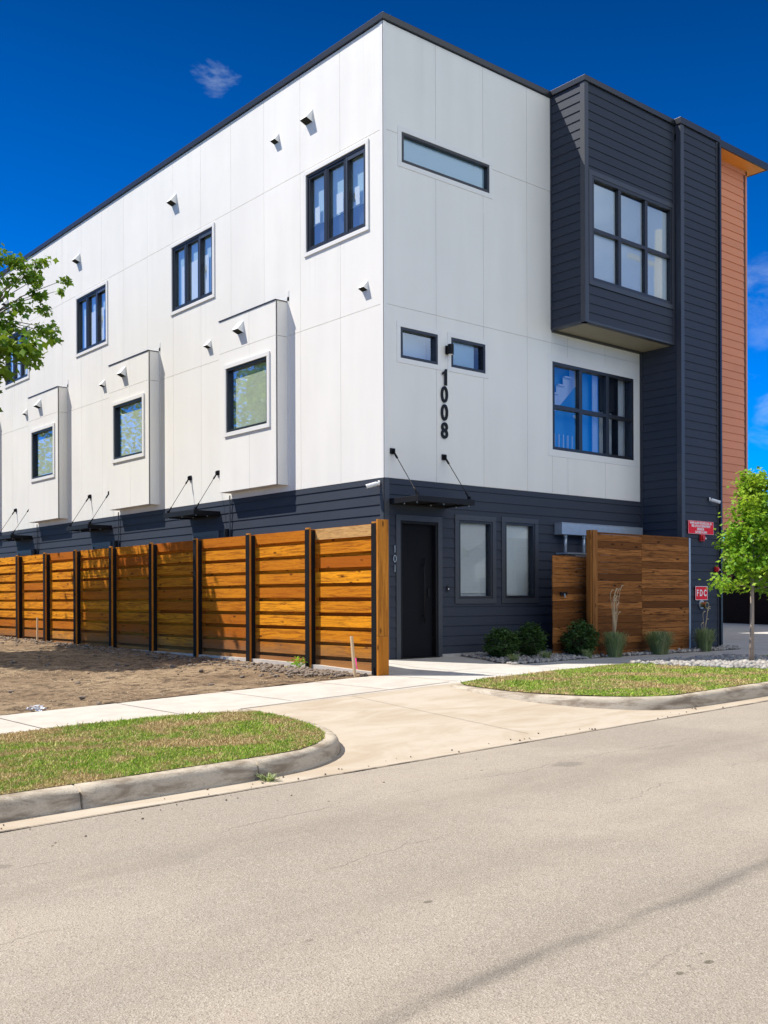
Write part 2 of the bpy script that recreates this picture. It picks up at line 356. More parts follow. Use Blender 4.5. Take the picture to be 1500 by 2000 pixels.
# bare dirt with straw
m, t, b = newmat('bare_dirt'); p = wpos(t)
n1 = noise(t, p, .5, 6, .6, .5); n2 = noise(t, p, 5, 7, .7); n3 = noise(t, wpos(t, (1.0, .5, 1)), 38, 5, .7)
col = mix(t, mrange(t, n1, .35, .65), (.23, .158, .096), (.35, .255, .158))
col = mix(t, mrange(t, n2, .46, .62), col, (.10, .068, .045))
col = mix(t, mth(t, 'MULTIPLY', mrange(t, n3, .54, .70), .75), col, (.52, .41, .26))
col = mix(t, mth(t, 'MULTIPLY', mrange(t, n3, .46, .32), .55), col, (.10, .07, .05))
LK(t, col, b.inputs['Base Color']); b.inputs['Roughness'].default_value = .95; b.inputs['Specular IOR Level'].default_value = .1
bump(t, b, mth(t, 'ADD', n2, mth(t, 'MULTIPLY', n3, .5)), 1.0, .06); M['dirt'] = m
M['clod'] = simple('dirt_clod', (.20, .155, .115), .95, .4, ns=9, bs=40, bst=.6)
# turf: green with straw patches; shared by soil sheet and blades
def turf(name, soil):
    m, t, b = newmat(name); p = wpos(t)
    n1 = noise(t, p, .95, 5, .62, .6); n2 = noise(t, p, 7, 5, .65); n3 = noise(t, p, 45, 3, .6)
    green = mix(t, mrange(t, n2, .35, .65), (.14, .33, .02), (.33, .50, .045))
    straw = mix(t, mrange(t, n3, .35, .65), (.66, .48, .25), (.46, .32, .16))
    f = mrange(t, mth(t, 'ADD', mth(t, 'MULTIPLY', n1, .7), mth(t, 'MULTIPLY', n2, .3)), .46, .58)
    if not soil:
        a = rndattr(t); f = mth(t, 'ADD', mth(t, 'MULTIPLY', f, .85), mrange(t, a, .72, .9, 0, .75))
        green = mix(t, a, green, (.38, .42, .07))
    col = mix(t, f, green, straw)
    if soil: col = mix(t, .6, col, (.12, .09, .05))
    LK(t, col, b.inputs['Base Color']); b.inputs['Roughness'].default_value = .7; b.inputs['Specular IOR Level'].default_value = .2
    if soil: bump(t, b, n3, .8, .02)
    return m
M['soil'] = turf('lawn_soil', True); M['blade'] = turf('grass_blade', False)
def leaf_mat(name, c1, c2, c3, trans=.35):
    m = bpy.data.materials.new(name); m.use_nodes = True; t = m.node_tree; t.nodes.clear()
    a = rndattr(t); n = noise(t, wpos(t), 1.6, 3)
    col = mix(t, a, c1, c2); col = mix(t, mth(t, 'MULTIPLY', mrange(t, n, .5, .7), .6), col, c3)
    b = N(t, 'ShaderNodeBsdfPrincipled', i_Roughness=.5); LK(t, col, b.inputs['Base Color']); b.inputs['Specular IOR Level'].default_value = .3
    tl = N(t, 'ShaderNodeBsdfTranslucent'); LK(t, mix(t, .5, col, (.45, .6, .04)), tl.inputs[0])
    mx = N(t, 'ShaderNodeMixShader', i_0=trans); LK(t, b.outputs[0], mx.inputs[1]); LK(t, tl.outputs[0], mx.inputs[2])
    LK(t, mx.outputs[0], N(t, 'ShaderNodeOutputMaterial').inputs[0]); return m
M['leaf'] = leaf_mat('oak_leaf', (.05, .135, .010), (.16, .30, .02), (.26, .36, .03), .22)
M['leaf2'] = leaf_mat('sapling_leaf', (.14, .34, .02), (.30, .50, .04), (.42, .52, .04), .42)
M['leaf3'] = leaf_mat('far_leaf', (.10, .17, .025), (.20, .28, .045), (.07, .12, .02), .3)
M['shrub'] = leaf_mat('shrub_leaf', (.02, .055, .014), (.055, .12, .03), (.03, .07, .02), .15)
M['orngrass'] = leaf_mat('ornamental_grass', (.16, .24, .09), (.38, .42, .20), (.50, .45, .26), .25)
M['reed'] = simple('dry_reed', (.50, .38, .23), .8, .1)
M['bark'] = simple('bark', (.13, .10, .075), .9, .3, ns=9, bs=30, bst=.9, vec=(1, 1, .3))
M['bark2'] = simple('sapling_bark', (.36, .28, .22), .85, .25, ns=11, bs=40, bst=.6, vec=(1, 1, .3))
M['stone'] = None
m, t, b = newmat('river_stone'); a = rndattr(t); n = noise(t, wpos(t), 18, 4)
col = ramp(t, a, [(0, (.28, .27, .25)), (.35, (.42, .40, .37)), (.6, (.24, .22, .20)), (.8, (.52, .48, .42)), (1, (.34, .29, .24))])
LK(t, mix(t, mth(t, 'MULTIPLY', n, .35), col, (.2, .18, .16)), b.inputs['Base Color']); b.inputs['Roughness'].default_value = .7; M['stone'] = m
def wood(name, lo, hi, dk, axis, knot=True, rough=.55, gs=1.0, vary=.8, splash=None):
    """axis: 'X','Y','Z' = grain direction"""
    m, t, b = newmat(name)
    k = {'X': (.55, 9, 9), 'Y': (9, .55, 9), 'Z': (9, 9, .55)}[axis]
    a = rndattr(t)
    g = N(t, 'ShaderNodeNewGeometry'); av = N(t, 'ShaderNodeCombineXYZ')
    for i in range(3): LK(t, mth(t, 'MULTIPLY', a, 17.0+i*9), av.inputs[i])
    ad = N(t, 'ShaderNodeVectorMath', operation='ADD'); LK(t, g.outputs['Position'], ad.inputs[0]); LK(t, av.outputs[0], ad.inputs[1])
    mp = N(t, 'ShaderNodeMapping'); mp.inputs['Scale'].default_value = k; LK(t, ad.outputs[0], mp.inputs[0])
    gr = noise(t, mp.outputs[0], 2.2*gs, 7, .68, .8)
    mp2 = N(t, 'ShaderNodeMapping'); mp2.inputs['Scale'].default_value = tuple(x*3.5 for x in k); LK(t, ad.outputs[0], mp2.inputs[0])
    fine = noise(t, mp2.outputs[0], 5*gs, 4, .6)
    col = mix(t, mrange(t, gr, .28, .60), dk, hi)
    col = mix(t, mth(t, 'MULTIPLY', a, vary), col, lo)
    col = mix(t, mth(t, 'MULTIPLY', mrange(t, fine, .5, .7), .35), col, dk)
    if knot:
        ks = tuple(1.6 if x < 1 else 4.2 for x in k)
        mp3 = N(t, 'ShaderNodeMapping'); mp3.inputs['Scale'].default_value = ks; LK(t, ad.outputs[0], mp3.inputs[0])
        vo = N(t, 'ShaderNodeTexVoronoi', i_Scale=1.5); LK(t, mp3.outputs[0], vo.inputs['Vector'])
        col = mix(t, mrange(t, vo.outputs['Distance'], .17, .06, 0, .9), col, scl(dk, .45))
    if splash is not None:
        sz_ = N(t, 'ShaderNodeSeparateXYZ'); LK(t, g.outputs['Position'], sz_.inputs[0])
        zz = mth(t, 'SUBTRACT', sz_.outputs[2], mth(t, 'MULTIPLY', noise(t, wpos(t), 2.5, 5), .5))
        col = mix(t, mrange(t, zz, .22, -.15, 0, .65), col, splash)
        col = mix(t, mth(t, 'MULTIPLY', mrange(t, noise(t, wpos(t, (1, .35, 1)), 1.3, 4), .55, .75), .35), col, scl(lo, .55))
    LK(t, col, b.inputs['Base Color']); b.inputs['Roughness'].default_value = rough; b.inputs['Specular IOR Level'].default_value = .12
    bump(t, b, mth(t, 'ADD', gr, mth(t, 'MULTIPLY', fine, .5)), .35, .006); return m
M['fencewood'] = wood('stained_cedar', (.36, .09, .005), (.86, .335, .012), (.15, .038, .004), 'Y', vary=1., rough=.8, gs=1.25, splash=(.20, .12, .06))
M['postwood'] = wood('stained_post', (.38, .13, .012), (.56, .22, .03), (.22, .075, .01), 'Z')
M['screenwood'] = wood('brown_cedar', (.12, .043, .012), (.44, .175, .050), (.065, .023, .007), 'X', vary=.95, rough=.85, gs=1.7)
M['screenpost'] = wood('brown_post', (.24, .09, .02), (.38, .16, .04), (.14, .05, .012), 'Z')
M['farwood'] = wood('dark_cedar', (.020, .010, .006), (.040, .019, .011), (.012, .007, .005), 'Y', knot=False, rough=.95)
M['stake'] = wood('stake_wood', (.55, .40, .24), (.70, .54, .34), (.45, .32, .18), 'Z', knot=False)
M['osb'] = wood('chipboard', (.45, .25, .09), (.68, .40, .15), (.18, .08, .03), 'Y', knot=False, gs=4)

# ------------------------------------------------------------------ terrain
def lerp(a, b, t): return a+(b-a)*t
def clamp(x, a, b): return max(a, min(b, x))
def zg(x): return -.26+.024*clamp(x, -25, 6)
def zs(x): return -.09+.032*(clamp(x, -16, -1.75)+1.75)
def Hap(x, y):                       # concrete surface level, no kerb
    if y >= -3.6:
        if x >= -1.75: return -.09+.07*clamp((y+1.2)/1.2, 0, 1)
        return zs(x)+.0125*max(0, min(y, 14)+2)
    if y >= -6.7: return lerp(zs(x), zg(x), (-3.6-y)/3.1)
    return zg(x)
def Hlawn(x, y):
    t = clamp((-3.6-y)/3.1, 0, 1); return lerp(zs(x), zg(x), t)+.15*t
def sheet(name, x0, x1, y0, y1, nx, ny, mat, H, kind='structure', off=0., rough=0., xs=None, ys=None):
    X = np.linspace(x0, x1, nx+1) if xs is None else np.array(xs); Y = np.linspace(y0, y1, ny+1) if ys is None else np.array(ys)
    nx, ny = len(X)-1, len(Y)-1
    V = np.array([(x, y, H(x, y)+off+(rough*(mnoise.noise(Vector((x*1.3, y*1.3, 3)))+.5*mnoise.noise(Vector((x*5, y*5, 9)))+.3*mnoise.noise(Vector((x*14, y*14, 1)))) if rough else 0)) for y in Y for x in X])
    i = np.arange(nx)[None, :]+np.arange(ny)[:, None]*(nx+1); i = i.ravel()
    F = np.stack([i, i+1, i+nx+2, i+nx+1], 1)
    o = npmesh(name, V, F, mat, smooth=True); tag(o, kind=kind); return o
o = sheet('ground', -900, 900, -900, 900, 60, 60, M['soil'], lambda x, y: -1.15)
sheet('street', -90, 90, -17.2, -7.0, 60, 20, M['street'], lambda x, y: zg(x)+.05*(1-((y+12.1)/5.1)**2))
sheet('gutter', -90, 90, -7.0, -6.66, 90, 1, M['apron'], lambda x, y: zg(x)+.003*0, off=.002)
gx = [-90, -40, -20, -12, -10, -9, -8, -7, -6, -5.5, -5, -4.5, -4, -3.5, -3, -2.5, -2, -1.75, -1.5, -1, 0, 1, 2, 4, 6, 8, 20, 60]
sheet('driveway', 0, 0, 0, 0, 0, 0, M['apron'], Hap, xs=gx, ys=np.linspace(-6.7, -3.72, 13), off=-.001)
sheet('sidewalk', 0, 0, 0, 0, 0, 0, M['sidewalk'], Hap, xs=[x for x in gx if x <= -1.75], ys=[-3.72, -3.6, -3.2, -2.8, -2.4, -2.0], off=0)
sheet('walkway', 0, 0, 0, 0, 0, 0, M['walk'], Hap, xs=[-1.75, -1, 0, 1, 2, 4, 6, 8, 10, 14, 20, 40], ys=[-3.72, -3.6, -3, -2.4, -1.8, -1.2, -.6, 0, .2], off=0)
sheet('side_yard', 0, 0, 0, 0, 0, 0, M['yard'], Hap, xs=[-1.75, -1, -.02], ys=[.2, 2, 8, 16, 30, 60], off=-.004)
sheet('rear_driveway', 8.9, 60, .2, 60, 10, 10, M['walk'], lambda x, y: -.02, off=0)
sheet('dirt_lot', -14, -1.75, -2.0, 20, 150, 230, M['dirt'], lambda x, y: Hap(x, y), rough=.034, off=.002)
sheet('far_dirt', -90, -14, -2.0, 60, 20, 20, M['dirt'], lambda x, y: zs(x), off=-.02)
# opposite verge, behind the camera
sheet('far_verge', -90, 90, -60, -17.2, 30, 12, M['soil'], lambda x, y: zg(x)+.12)
# score lines in the concrete
mb = MB()
M['joint'] = simple('joint_dark', (.13, .11, .09), .9, .2)  # flat dark strips for pavement joints and the street edge
def score(p, q, H, w=.012, n=24, dz=.0045, jit=0):
    p, q = Vector(p), Vector(q); d = (q-p); nn = Vector((-d.y, d.x)).normalized()*w/2
    for i in range(n):
        a = p+d*i/n; b_ = p+d*(i+1)/n
        mb.quad((a.x+nn.x, a.y+nn.y, H(a.x, a.y)+dz), (a.x-nn.x, a.y-nn.y, H(a.x, a.y)+dz), (b_.x-nn.x, b_.y-nn.y, H(b_.x, b_.y)+dz), (b_.x+nn.x, b_.y+nn.y, H(b_.x, b_.y)+dz))
for x in np.arange(-13.5, -2, 1.5): score((x, -3.6), (x, -2.02), Hap)
score((-5.3, -3.72), (-1.9, -3.6), Hap, .018)
score((-1.75, -3.6), (-1.75, -1.9), Hap); score((-.3, -3.6), (-.3, -.1), Hap); score((-1.7, -2.0), (9, -2.0), Hap, .01)
score((1.3, -3.4), (1.3, -1.7), Hap); score((3.2, -3.0), (3.2, -1.5), Hap); score((5.2, -3.0), (5.2, -1.2), Hap); score((7.2, -3.0), (7.2, -1.0), Hap)
score((9.2, -3.6), (9.2, 0), Hap)
score((-3.7, -3.75), (-3.7, -6.65), Hap, .006)
tag(mb.build('pavement_joints', M['joint']), kind='structure')
# street edge crack where asphalt meets gutter
mb = MB(); xx = np.arange(-30, 20, .12)
for a in xx:
    w0 = .006+.012*abs(mnoise.noise(Vector((a*2, 0, 0)))); y_ = -7.0+.012*mnoise.noise(Vector((a*3, 5, 0))); y2 = -7.0+.012*mnoise.noise(Vector(((a+.12)*3, 5, 0)))
    mb.quad((a, y_-w0, zg(a)+.008), (a+.12, y2-w0, zg(a+.12)+.008), (a+.12, y2+w0, zg(a+.12)+.008), (a, y_+w0, zg(a)+.008))
tag(mb.build('street_edge', M['joint']), kind='structure')

# ------------------------------------------------------------------ kerbs
def resample(path, step):
    P = [Vector(p) for p in path]; out = [P[0]]
    for a, b_ in zip(P, P[1:]):
        n = max(1, int((b_-a).length/step)); n = min(n, 60)
        out += [a+(b_-a)*i/n for i in range(1, n+1)]
    return out
def smoothpath(path, it=2):
    P = [Vector(p) for p in path]
    for _ in range(it):
        Q = [P[0]]
        for a, b_ in zip(P, P[1:]): Q += [a*.75+b_*.25, a*.25+b_*.75]
        Q.append(P[-1]); P = Q
    return P
KL = smoothpath([(-40, -6.7), (-12, -6.7), (-7.6, -6.7), (-6.9, -6.7), (-6.3, -6.58), (-5.8, -6.25), (-5.5, -5.75), (-5.32, -5.1), (-5.25, -4.5), (-5.25, -3.85)])
KR = smoothpath([(-2.12, -3.85), (-2.22, -4.4), (-2.24, -5.0), (-2.1, -5.6), (-1.8, -6.15), (-1.35, -6.55), (-.75, -6.7), (1.5, -6.7), (14, -6.7), (45, -6.7)])
def kerb(path, side, label, cuts):
    """side: +1 lawn on the left of travel"""
    root = empty('kerb'); tag(root, label, 'kerb')
    P = resample(path, .12); seglist = []; cur = []
    for i, p in enumerate(P):
        cur.append(i)
        if any((Vector(c)-p).length < .07 for c in cuts) and len(cur) > 3: seglist.append(cur); cur = [i]
    seglist.append(cur)
    for sg in seglist:
        if len(sg) < 2: continue
        mb = MB(); rings = []
        for j, i in enumerate(sg):
            p = P[i]; tng = (P[min(i+1, len(P)-1)]-P[max(i-1, 0)]).normalized(); inn = Vector((-tng.y, tng.x))*side
            q = p.copy()
            if j == 0 and i > 0: q = p+tng*.010
            if j == len(sg)-1 and i < len(P)-1: q = p-tng*.010
            zb = Hap(q.x, q.y); zt = Hlawn(q.x, q.y)+.004; h = max(zt-zb, .006)
            w = .004*mnoise.noise(Vector((q.x*2, q.y*2, 0)))
            prof = [(-.03, -.08), (-.02, 0), (0+w, h*.55), (.012, h*.80), (.028, h*.93), (.05, h), (.15, h+.002), (.16, h-.02), (.16, -.15)]
            rings.append([(q.x+inn.x*a, q.y+inn.y*a, zb+c+(.002*mnoise.noise(Vector((q.x*9, q.y*9, a*50))))) for a, c in prof])
        k = len(rings[0])
        for rr in rings: mb.v += rr
        for i in range(len(rings)-1):
            for j in range(k-1):
                a = i*k+j; f = (a, a+k, a+k+1, a+1)
                mb.f.append(f if side > 0 else f[::-1]); mb.r.append(.5)
        mb.f.append(tuple(range(k))); mb.r.append(.5); mb.f.append(tuple(range(len(mb.v)-k, len(mb.v)))); mb.r.append(.5)
        mb.build('kerb_section', M['kerb'], root, smooth=True)
kerb(KL, 1, 'weathered concrete kerb curving round the left lawn beside the driveway mouth', [(-7.02, -6.7), (-8.45, -6.7), (-11.4, -6.7), (-14.4, -6.7)])
kerb(KR, 1, 'weathered concrete kerb curving round the right lawn towards the sapling', [(-1.2, -6.6), (1.8, -6.7), (4.8, -6.7), (7.8, -6.7)])

# ------------------------------------------------------------------ lawns
def ruled(front, back, n=120, m=40):
    def rs(P, n):
        P = [Vector(p) for p in P]; L = [0]
        for a, b_ in zip(P, P[1:]): L.append(L[-1]+(b_-a).length)
        out = []
        for i in range(n+1):
            d = L[-1]*i/n; k = 0
            while k < len(L)-2 and L[k+1] < d: k += 1
            f = (d-L[k])/max(1e-9, L[k+1]-L[k]); out.append(P[k]+(P[k+1]-P[k])*f)
        return out
    A, B = rs(front, n), rs(back, n)
    return [[A[i]+(B[i]-A[i])*j/m for i in range(n+1)] for j in range(m+1)]
def lawn(name, front, back, label, density, hmin, hmax, bump_=.02):
    G = ruled(front, back); m = len(G)-1; n = len(G[0])-1
    def hz(x, y): return Hlawn(x, y)+.004+bump_*(.5+mnoise.noise(Vector((x*1.1, y*1.1, 4))))*1.0*min(1, .5)
    V = np.array([(p.x, p.y, hz(p.x, p.y)) for row in G for p in row])
    i = (np.arange(n)[None, :]+np.arange(m)[:, None]*(n+1)).ravel()
    F = np.stack([i, i+1, i+n+2, i+n+1], 1)
    tag(npmesh(name+'_soil' if False else 'lawn', V, F, M['soil'], smooth=True), kind='structure')
    # blades
    P = V[F]; e1 = P[:, 1]-P[:, 0]; e2 = P[:, 3]-P[:, 0]; area = np.linalg.norm(np.cross(e1, e2), axis=1)
    cen = P.mean(1); dist = np.linalg.norm(cen[:, :2]-np.array(CAMP)[:2], axis=1)
    dens = density*np.clip(9/dist, .12, 1.3)**1.0
    cnt = rng.poisson(area*dens); cnt[dist > 45] = 0
    idx = np.repeat(np.arange(len(F)), cnt); N_ = len(idx)
    u = rng.random(N_); v = rng.random(N_)
    B = P[idx, 0]*((1-u)*(1-v))[:, None]+P[idx, 1]*(u*(1-v))[:, None]+P[idx, 2]*(u*v)[:, None]+P[idx, 3]*((1-u)*v)[:, None]
    an = rng.random(N_)*6.283; h = rng.uniform(hmin, hmax, N_)*(.75+.5*rng.random(N_))*np.where(rng.random(N_) < .035, 2.1, 1.0); w = rng.uniform(.0035, .007, N_)*np.clip(dist[idx]/8, 1, 3)
    d = np.stack([np.cos(an), np.sin(an), np.zeros(N_)], 1); la = rng.random(N_)*6.283; lean = rng.uniform(.2, 1.1, N_)*h
    top = B+np.stack([np.cos(la)*lean, np.sin(la)*lean, h], 1)
    V2 = np.concatenate([B-d*w[:, None], B+d*w[:, None], top], 1).reshape(-1, 3)
    F2 = np.arange(3*N_).reshape(-1, 3)
    o = npmesh('grass', V2, F2, M['blade'], rnd=rng.random(N_)); tag(o, label, 'grass', kind='stuff'); return o
inL = [Vector((-40, -6.55)), Vector((-14, -6.55)), Vector((-9, -6.55))] + [p+Vector((-.11, .06)) for p in KL if p.x > -7.5 and p.y < -4.1]
inL = [Vector((p.x, max(p.y, -6.55))) for p in inL]
lawn('lawn_left', inL, [(-40, -3.6), (-12, -3.6), (-9, -3.58), (-7.2, -3.6), (-6.3, -3.66), (-5.7, -3.85), (-5.45, -4.15)], 'patchy green and straw lawn between sidewalk and kerb at left', 11000, .010, .024)
inR = [p+Vector((.14, .05)) for p in KR if p.x < -.8 and p.y < -4.0]+[Vector((-.5, -6.55)), Vector((3.05, -6.55))]
inR = [Vector((p.x, max(p.y, -6.55))) for p in inR]
lawn('lawn_right', inR, [(-1.93, -3.85), (-1.2, -3.64), (-.53, -3.5), (1.0, -3.2), (2.4, -2.98), (3.2, -3.1)], 'patchy green and straw lawn inside the curved kerb at right', 9000, .010, .024)
lawn('lawn_far', [(6.2, -6.55), (30, -6.55)], [(6.2, -3.3), (30, -3.3)], 'green lawn strip beyond the sapling stones', 2500, .012, .03)

# ------------------------------------------------------------------ stones / clods
def ico():
    bm = bmesh.new(); bmesh.ops.create_icosphere(bm, subdivisions=2, radius=1); V = np.array([v.co[:] for v in bm.verts]); F = np.array([[v.index for v in f.verts] for f in bm.faces]); bm.free(); return V, F
IV, IF = ico()
def scatter(name, pts, rmin, rmax, mat, label, cat, flat=.85, jag=.05, kind='stuff', seed=0):
    n = len(pts); k = len(IV); VV = np.zeros((n*k, 3)); rr = np.random.default_rng(seed)
    for i, (x, y, z) in enumerate(pts):
        s = rr.uniform(rmin, rmax)*np.array([rr.uniform(.8, 1.3), rr.uniform(.7, 1.1), flat*rr.uniform(.7, 1.2)])
        a = rr.random()*6.28; c, s_ = math.cos(a), math.sin(a)
        P = IV*(1+jag*rr.normal(size=(k, 1)).clip(-1.5, 1.5))*s
        P = P @ np.array([[c, -s_, 0], [s_, c, 0], [0, 0, 1]]).T
        VV[i*k:(i+1)*k] = P+(x, y, z+s[2]*.5)
    FF = (IF[None]+(np.arange(n)*k)[:, None, None]).reshape(-1, 3)
    o = npmesh(name, VV, FF, mat, rnd=np.repeat(rr.random(n), len(IF)), smooth=True)
    tag(o, label, cat, kind=kind); return o
def inpoly(x, y, P):
    c = False; j = len(P)-1
    for i in range(len(P)):
        if (P[i][1] > y) != (P[j][1] > y) and x < (P[j][0]-P[i][0])*(y-P[i][1])/(P[j][1]-P[i][1])+P[i][0]: c = not c
        j = i
    return c
def polypts(P, n, H, lift=0, seed=1, layers=1):
    rr = random.Random(seed); out = []; xs = [p[0] for p in P]; ys = [p[1] for p in P]
    while len(out) < n:
        x = rr.uniform(min(xs), max(xs)); y = rr.uniform(min(ys), max(ys))
        if inpoly(x, y, P): out.append((x, y, H(x, y)+lift+rr.uniform(0, .02)))
    return out
BED1 = [(1.75, 0), (1.75, -.6), (1.55, -1.2), (1.42, -1.75), (2.4, -1.62), (3.2, -1.53), (4.4, -1.4), (6.3, -1.45), (7.8, -1.5), (9.0, -1.45), (9.4, -1.2), (9.0, -.9), (7.4, -.9), (4.3, -.5), (4.3, 0)]
BED2 = [(2.95, -3.0), (3.4, -2.95), (4.8, -2.95), (6.25, -2.9), (6.3, -6.6), (2.75, -6.6), (2.85, -4.5)]
def polysheet(name, P, H, mat, dz):
    mb = MB(); bm = bmesh.new(); vs = [bm.verts.new((x, y, H(x, y)+dz)) for x, y in P]; f = bm.faces.new(vs); bmesh.ops.triangulate(bm, faces=[f])
    me = bpy.data.meshes.new(name); bm.to_mesh(me); bm.free(); me.materials.append(mat); o = bpy.data.objects.new(name, me); COL.objects.link(o); tag(o, kind='structure'); return o
M['bedsoil'] = simple('bed_soil', (.10, .085, .07), .95, .3, ns=10, bst=.5)
polysheet('planting_bed', BED1, Hap, M['bedsoil'], .006)
polysheet('planting_bed', BED2, lambda x, y: -.085, M['bedsoil'], .02)
scatter('river_stones', polypts(BED1, 2300, Hap, .0, 2), .020, .042, M['stone'], 'pale grey river stones in the bed along the dark wall', 'stones', seed=3)
scatter('river_stones', polypts(BED2, 3000, lambda x, y: max(Hlawn(x, y), -.09), .0, 4), .024, .050, M['stone'], 'pale river stones around the foot of the sapling', 'stones', seed=5)
rq = np.random.default_rng(77); n_ = 16000
bx = rq.uniform(-9.6, -1.9, n_); by = rq.uniform(-1.98, 12, n_)**1; kp = np.array([mnoise.noise(Vector((x*.9, y*.9, 2))) > -.12 for x, y in zip(bx, by)]); bx, by = bx[kp], by[kp]; n_ = len(bx)
bz = np.array([Hap(x, y)+.02+.034*(mnoise.noise(Vector((x*1.3, y*1.3, 3)))+.5*mnoise.noise(Vector((x*5, y*5, 9)))) for x, y in zip(bx, by)])
aa = rq.random(n_)*6.283; ll = rq.uniform(.03, .10, n_); P0 = np.stack([bx, by, bz], 1); dd = np.stack([np.cos(aa)*ll, np.sin(aa)*ll, rq.uniform(-.004, .016, n_)], 1); ww = np.stack([-np.sin(aa), np.cos(aa), 0*aa], 1)*.0035
M['straw'] = simple('dry_straw', (.56, .43, .26), .85, .35, ns=9)
tag(npmesh('dry_straw', np.concatenate([P0-ww, P0+ww, P0+dd], 1).reshape(-1, 3), np.arange(3*n_).reshape(-1, 3), M['straw']), 'dry straw littering the bare dirt lot', 'straw', kind='stuff')
DR = random.Random(3); cl = []
for _ in range(520):
    y = DR.uniform(-1.95, 13); x = -1.9-abs(DR.gauss(0, .35)); cl.append((x, y, Hap(x, y)+.0))
for _ in range(320):
    y = DR.gauss(-.7, .75); x = -2.1-abs(DR.gauss(0, .28))
    if y < -1.85: continue
    cl.append((x, y, Hap(x, y)+.01))
for _ in range(260):
    y = DR.uniform(-1.95, 14); x = DR.uniform(-9.5, -1.95); cl.append((x, y, Hap(x, y)+.0))
scatter('dirt_clods', cl, .008, .045, M['clod'], 'loose clods and rubble on the bare dirt by the orange fence', 'dirt clods', flat=.6, jag=.22, seed=9)
peb = [(DR.uniform(-9.5, -5), DR.uniform(-8.3, -7.05), 0) for _ in range(55)]+[(DR.uniform(-10, 0), DR.uniform(-7, -6.72), 0) for _ in range(50)]
scatter('pebbles', [(x, y, zg(x)+.006) for x, y, _ in peb], .004, .011, M['clod'], 'dark loose grit along the gutter and street edge', 'grit', seed=12)

# ================================================================== THE BUILDING
B = empty('apartment_building', (0, 0, 0)); tag(B, 'three storey white and charcoal apartment block with street number 1008 and orange roof bay', 'building')
PL = lambda u, z, o: (-o, u, z)                    # left facade, u = Y
def PR(p): return lambda u, z, o: (u, -p-o, z)     # street facades, u = X
def PXm(x0): return lambda u, z, o: (x0-o, u, z)   # faces turned to -X
def fbox(mb, P, u0, u1, z0, z1, o0, o1, r=None): mb.box(P(u0, z0, o0), P(u1, z1, o1), r)
def cells(u0, u1, z0, z1, ops):
    """rectangle minus openings -> rectangles"""
    ops = [o for o in ops if o[0] < u1 and o[1] > u0 and o[2] < z1 and o[3] > z0]
    if not ops: return [(u0, u1, z0, z1)]
    zc = sorted({z0, z1, *[clamp(o[2], z0, z1) for o in ops], *[clamp(o[3], z0, z1) for o in ops]})
    out = []
    for a, b in zip(zc, zc[1:]):
        if b-a < 1e-5: continue
        zm = (a+b)/2; cur = u0
        for o in sorted([o for o in ops if o[2] < zm < o[3]]):
            if o[0] > cur+1e-5: out.append((cur, o[0], a, b))
            cur = max(cur, o[1])
        if cur < u1-1e-5: out.append((cur, u1, a, b))
    return out
def panels(mb, P, ju, jz, ops, gap=.007, th=.014):
    for a, b in zip(ju, ju[1:]):
        for c, d in zip(jz, jz[1:]):
            r = random.random()
            for q in cells(a+gap/2, b-gap/2, c+gap*.6, d-gap*.6, ops): fbox(mb, P, *q, -.001, th, r)
    # backing
    for q in cells(ju[0], ju[-1], jz[0], jz[-1], ops): fbox(mb, P, *q, -.02, .002, .5)
def lap(mb, P, u0, u1, z0, z1, ops, exp=.18, th=.016, zref=0., butt=3.6):
    k0 = math.floor((z0-zref)/exp); k = k0
    for q in cells(u0, u1, z0, z1, ops): fbox(mb, P, *q, -.03, -.001, .5)
    while zref+k*exp < z1:
        zb, zt = zref+k*exp, zref+(k+1)*exp
        a, b = max(zb, z0), min(zt, z1)
        if b-a > .004:
            f = lambda z: th*(1-(z-zb)/exp)+.002
            js = [u0]; x = u0+((k*1.37) % butt)
            while x < u1:
                if x > u0+.15: js.append(x)
                x += butt
            js.append(u1)
            for ua, ub in zip(js, js[1:]):
                r = random.random()
                for (c, d, e, g) in cells(ua+(.0015 if ua > u0 else 0), ub, a, b, ops):
                    mb.quad(P(c, e, f(e)), P(d, e, f(e)), P(d, g, f(g)), P(c, g, f(g)), r=r)
                    if e < zb+.001: mb.quad(P(c, e, 0), P(d, e, 0), P(d, e, f(e)), P(c, e, f(e)), r=r)
        k += 1
def frame(mb, P, u0, u1, z0, z1, w, o0, o1):
    fbox(mb, P, u0, u1, z0, z0+w, o0, o1, .5); fbox(mb, P, u0, u1, z1-w, z1, o0, o1, .5)
    fbox(mb, P, u0, u0+w, z0+w, z1-w, o0, o1, .5); fbox(mb, P, u1-w, u1, z0+w, z1-w, o0, o1, .5)
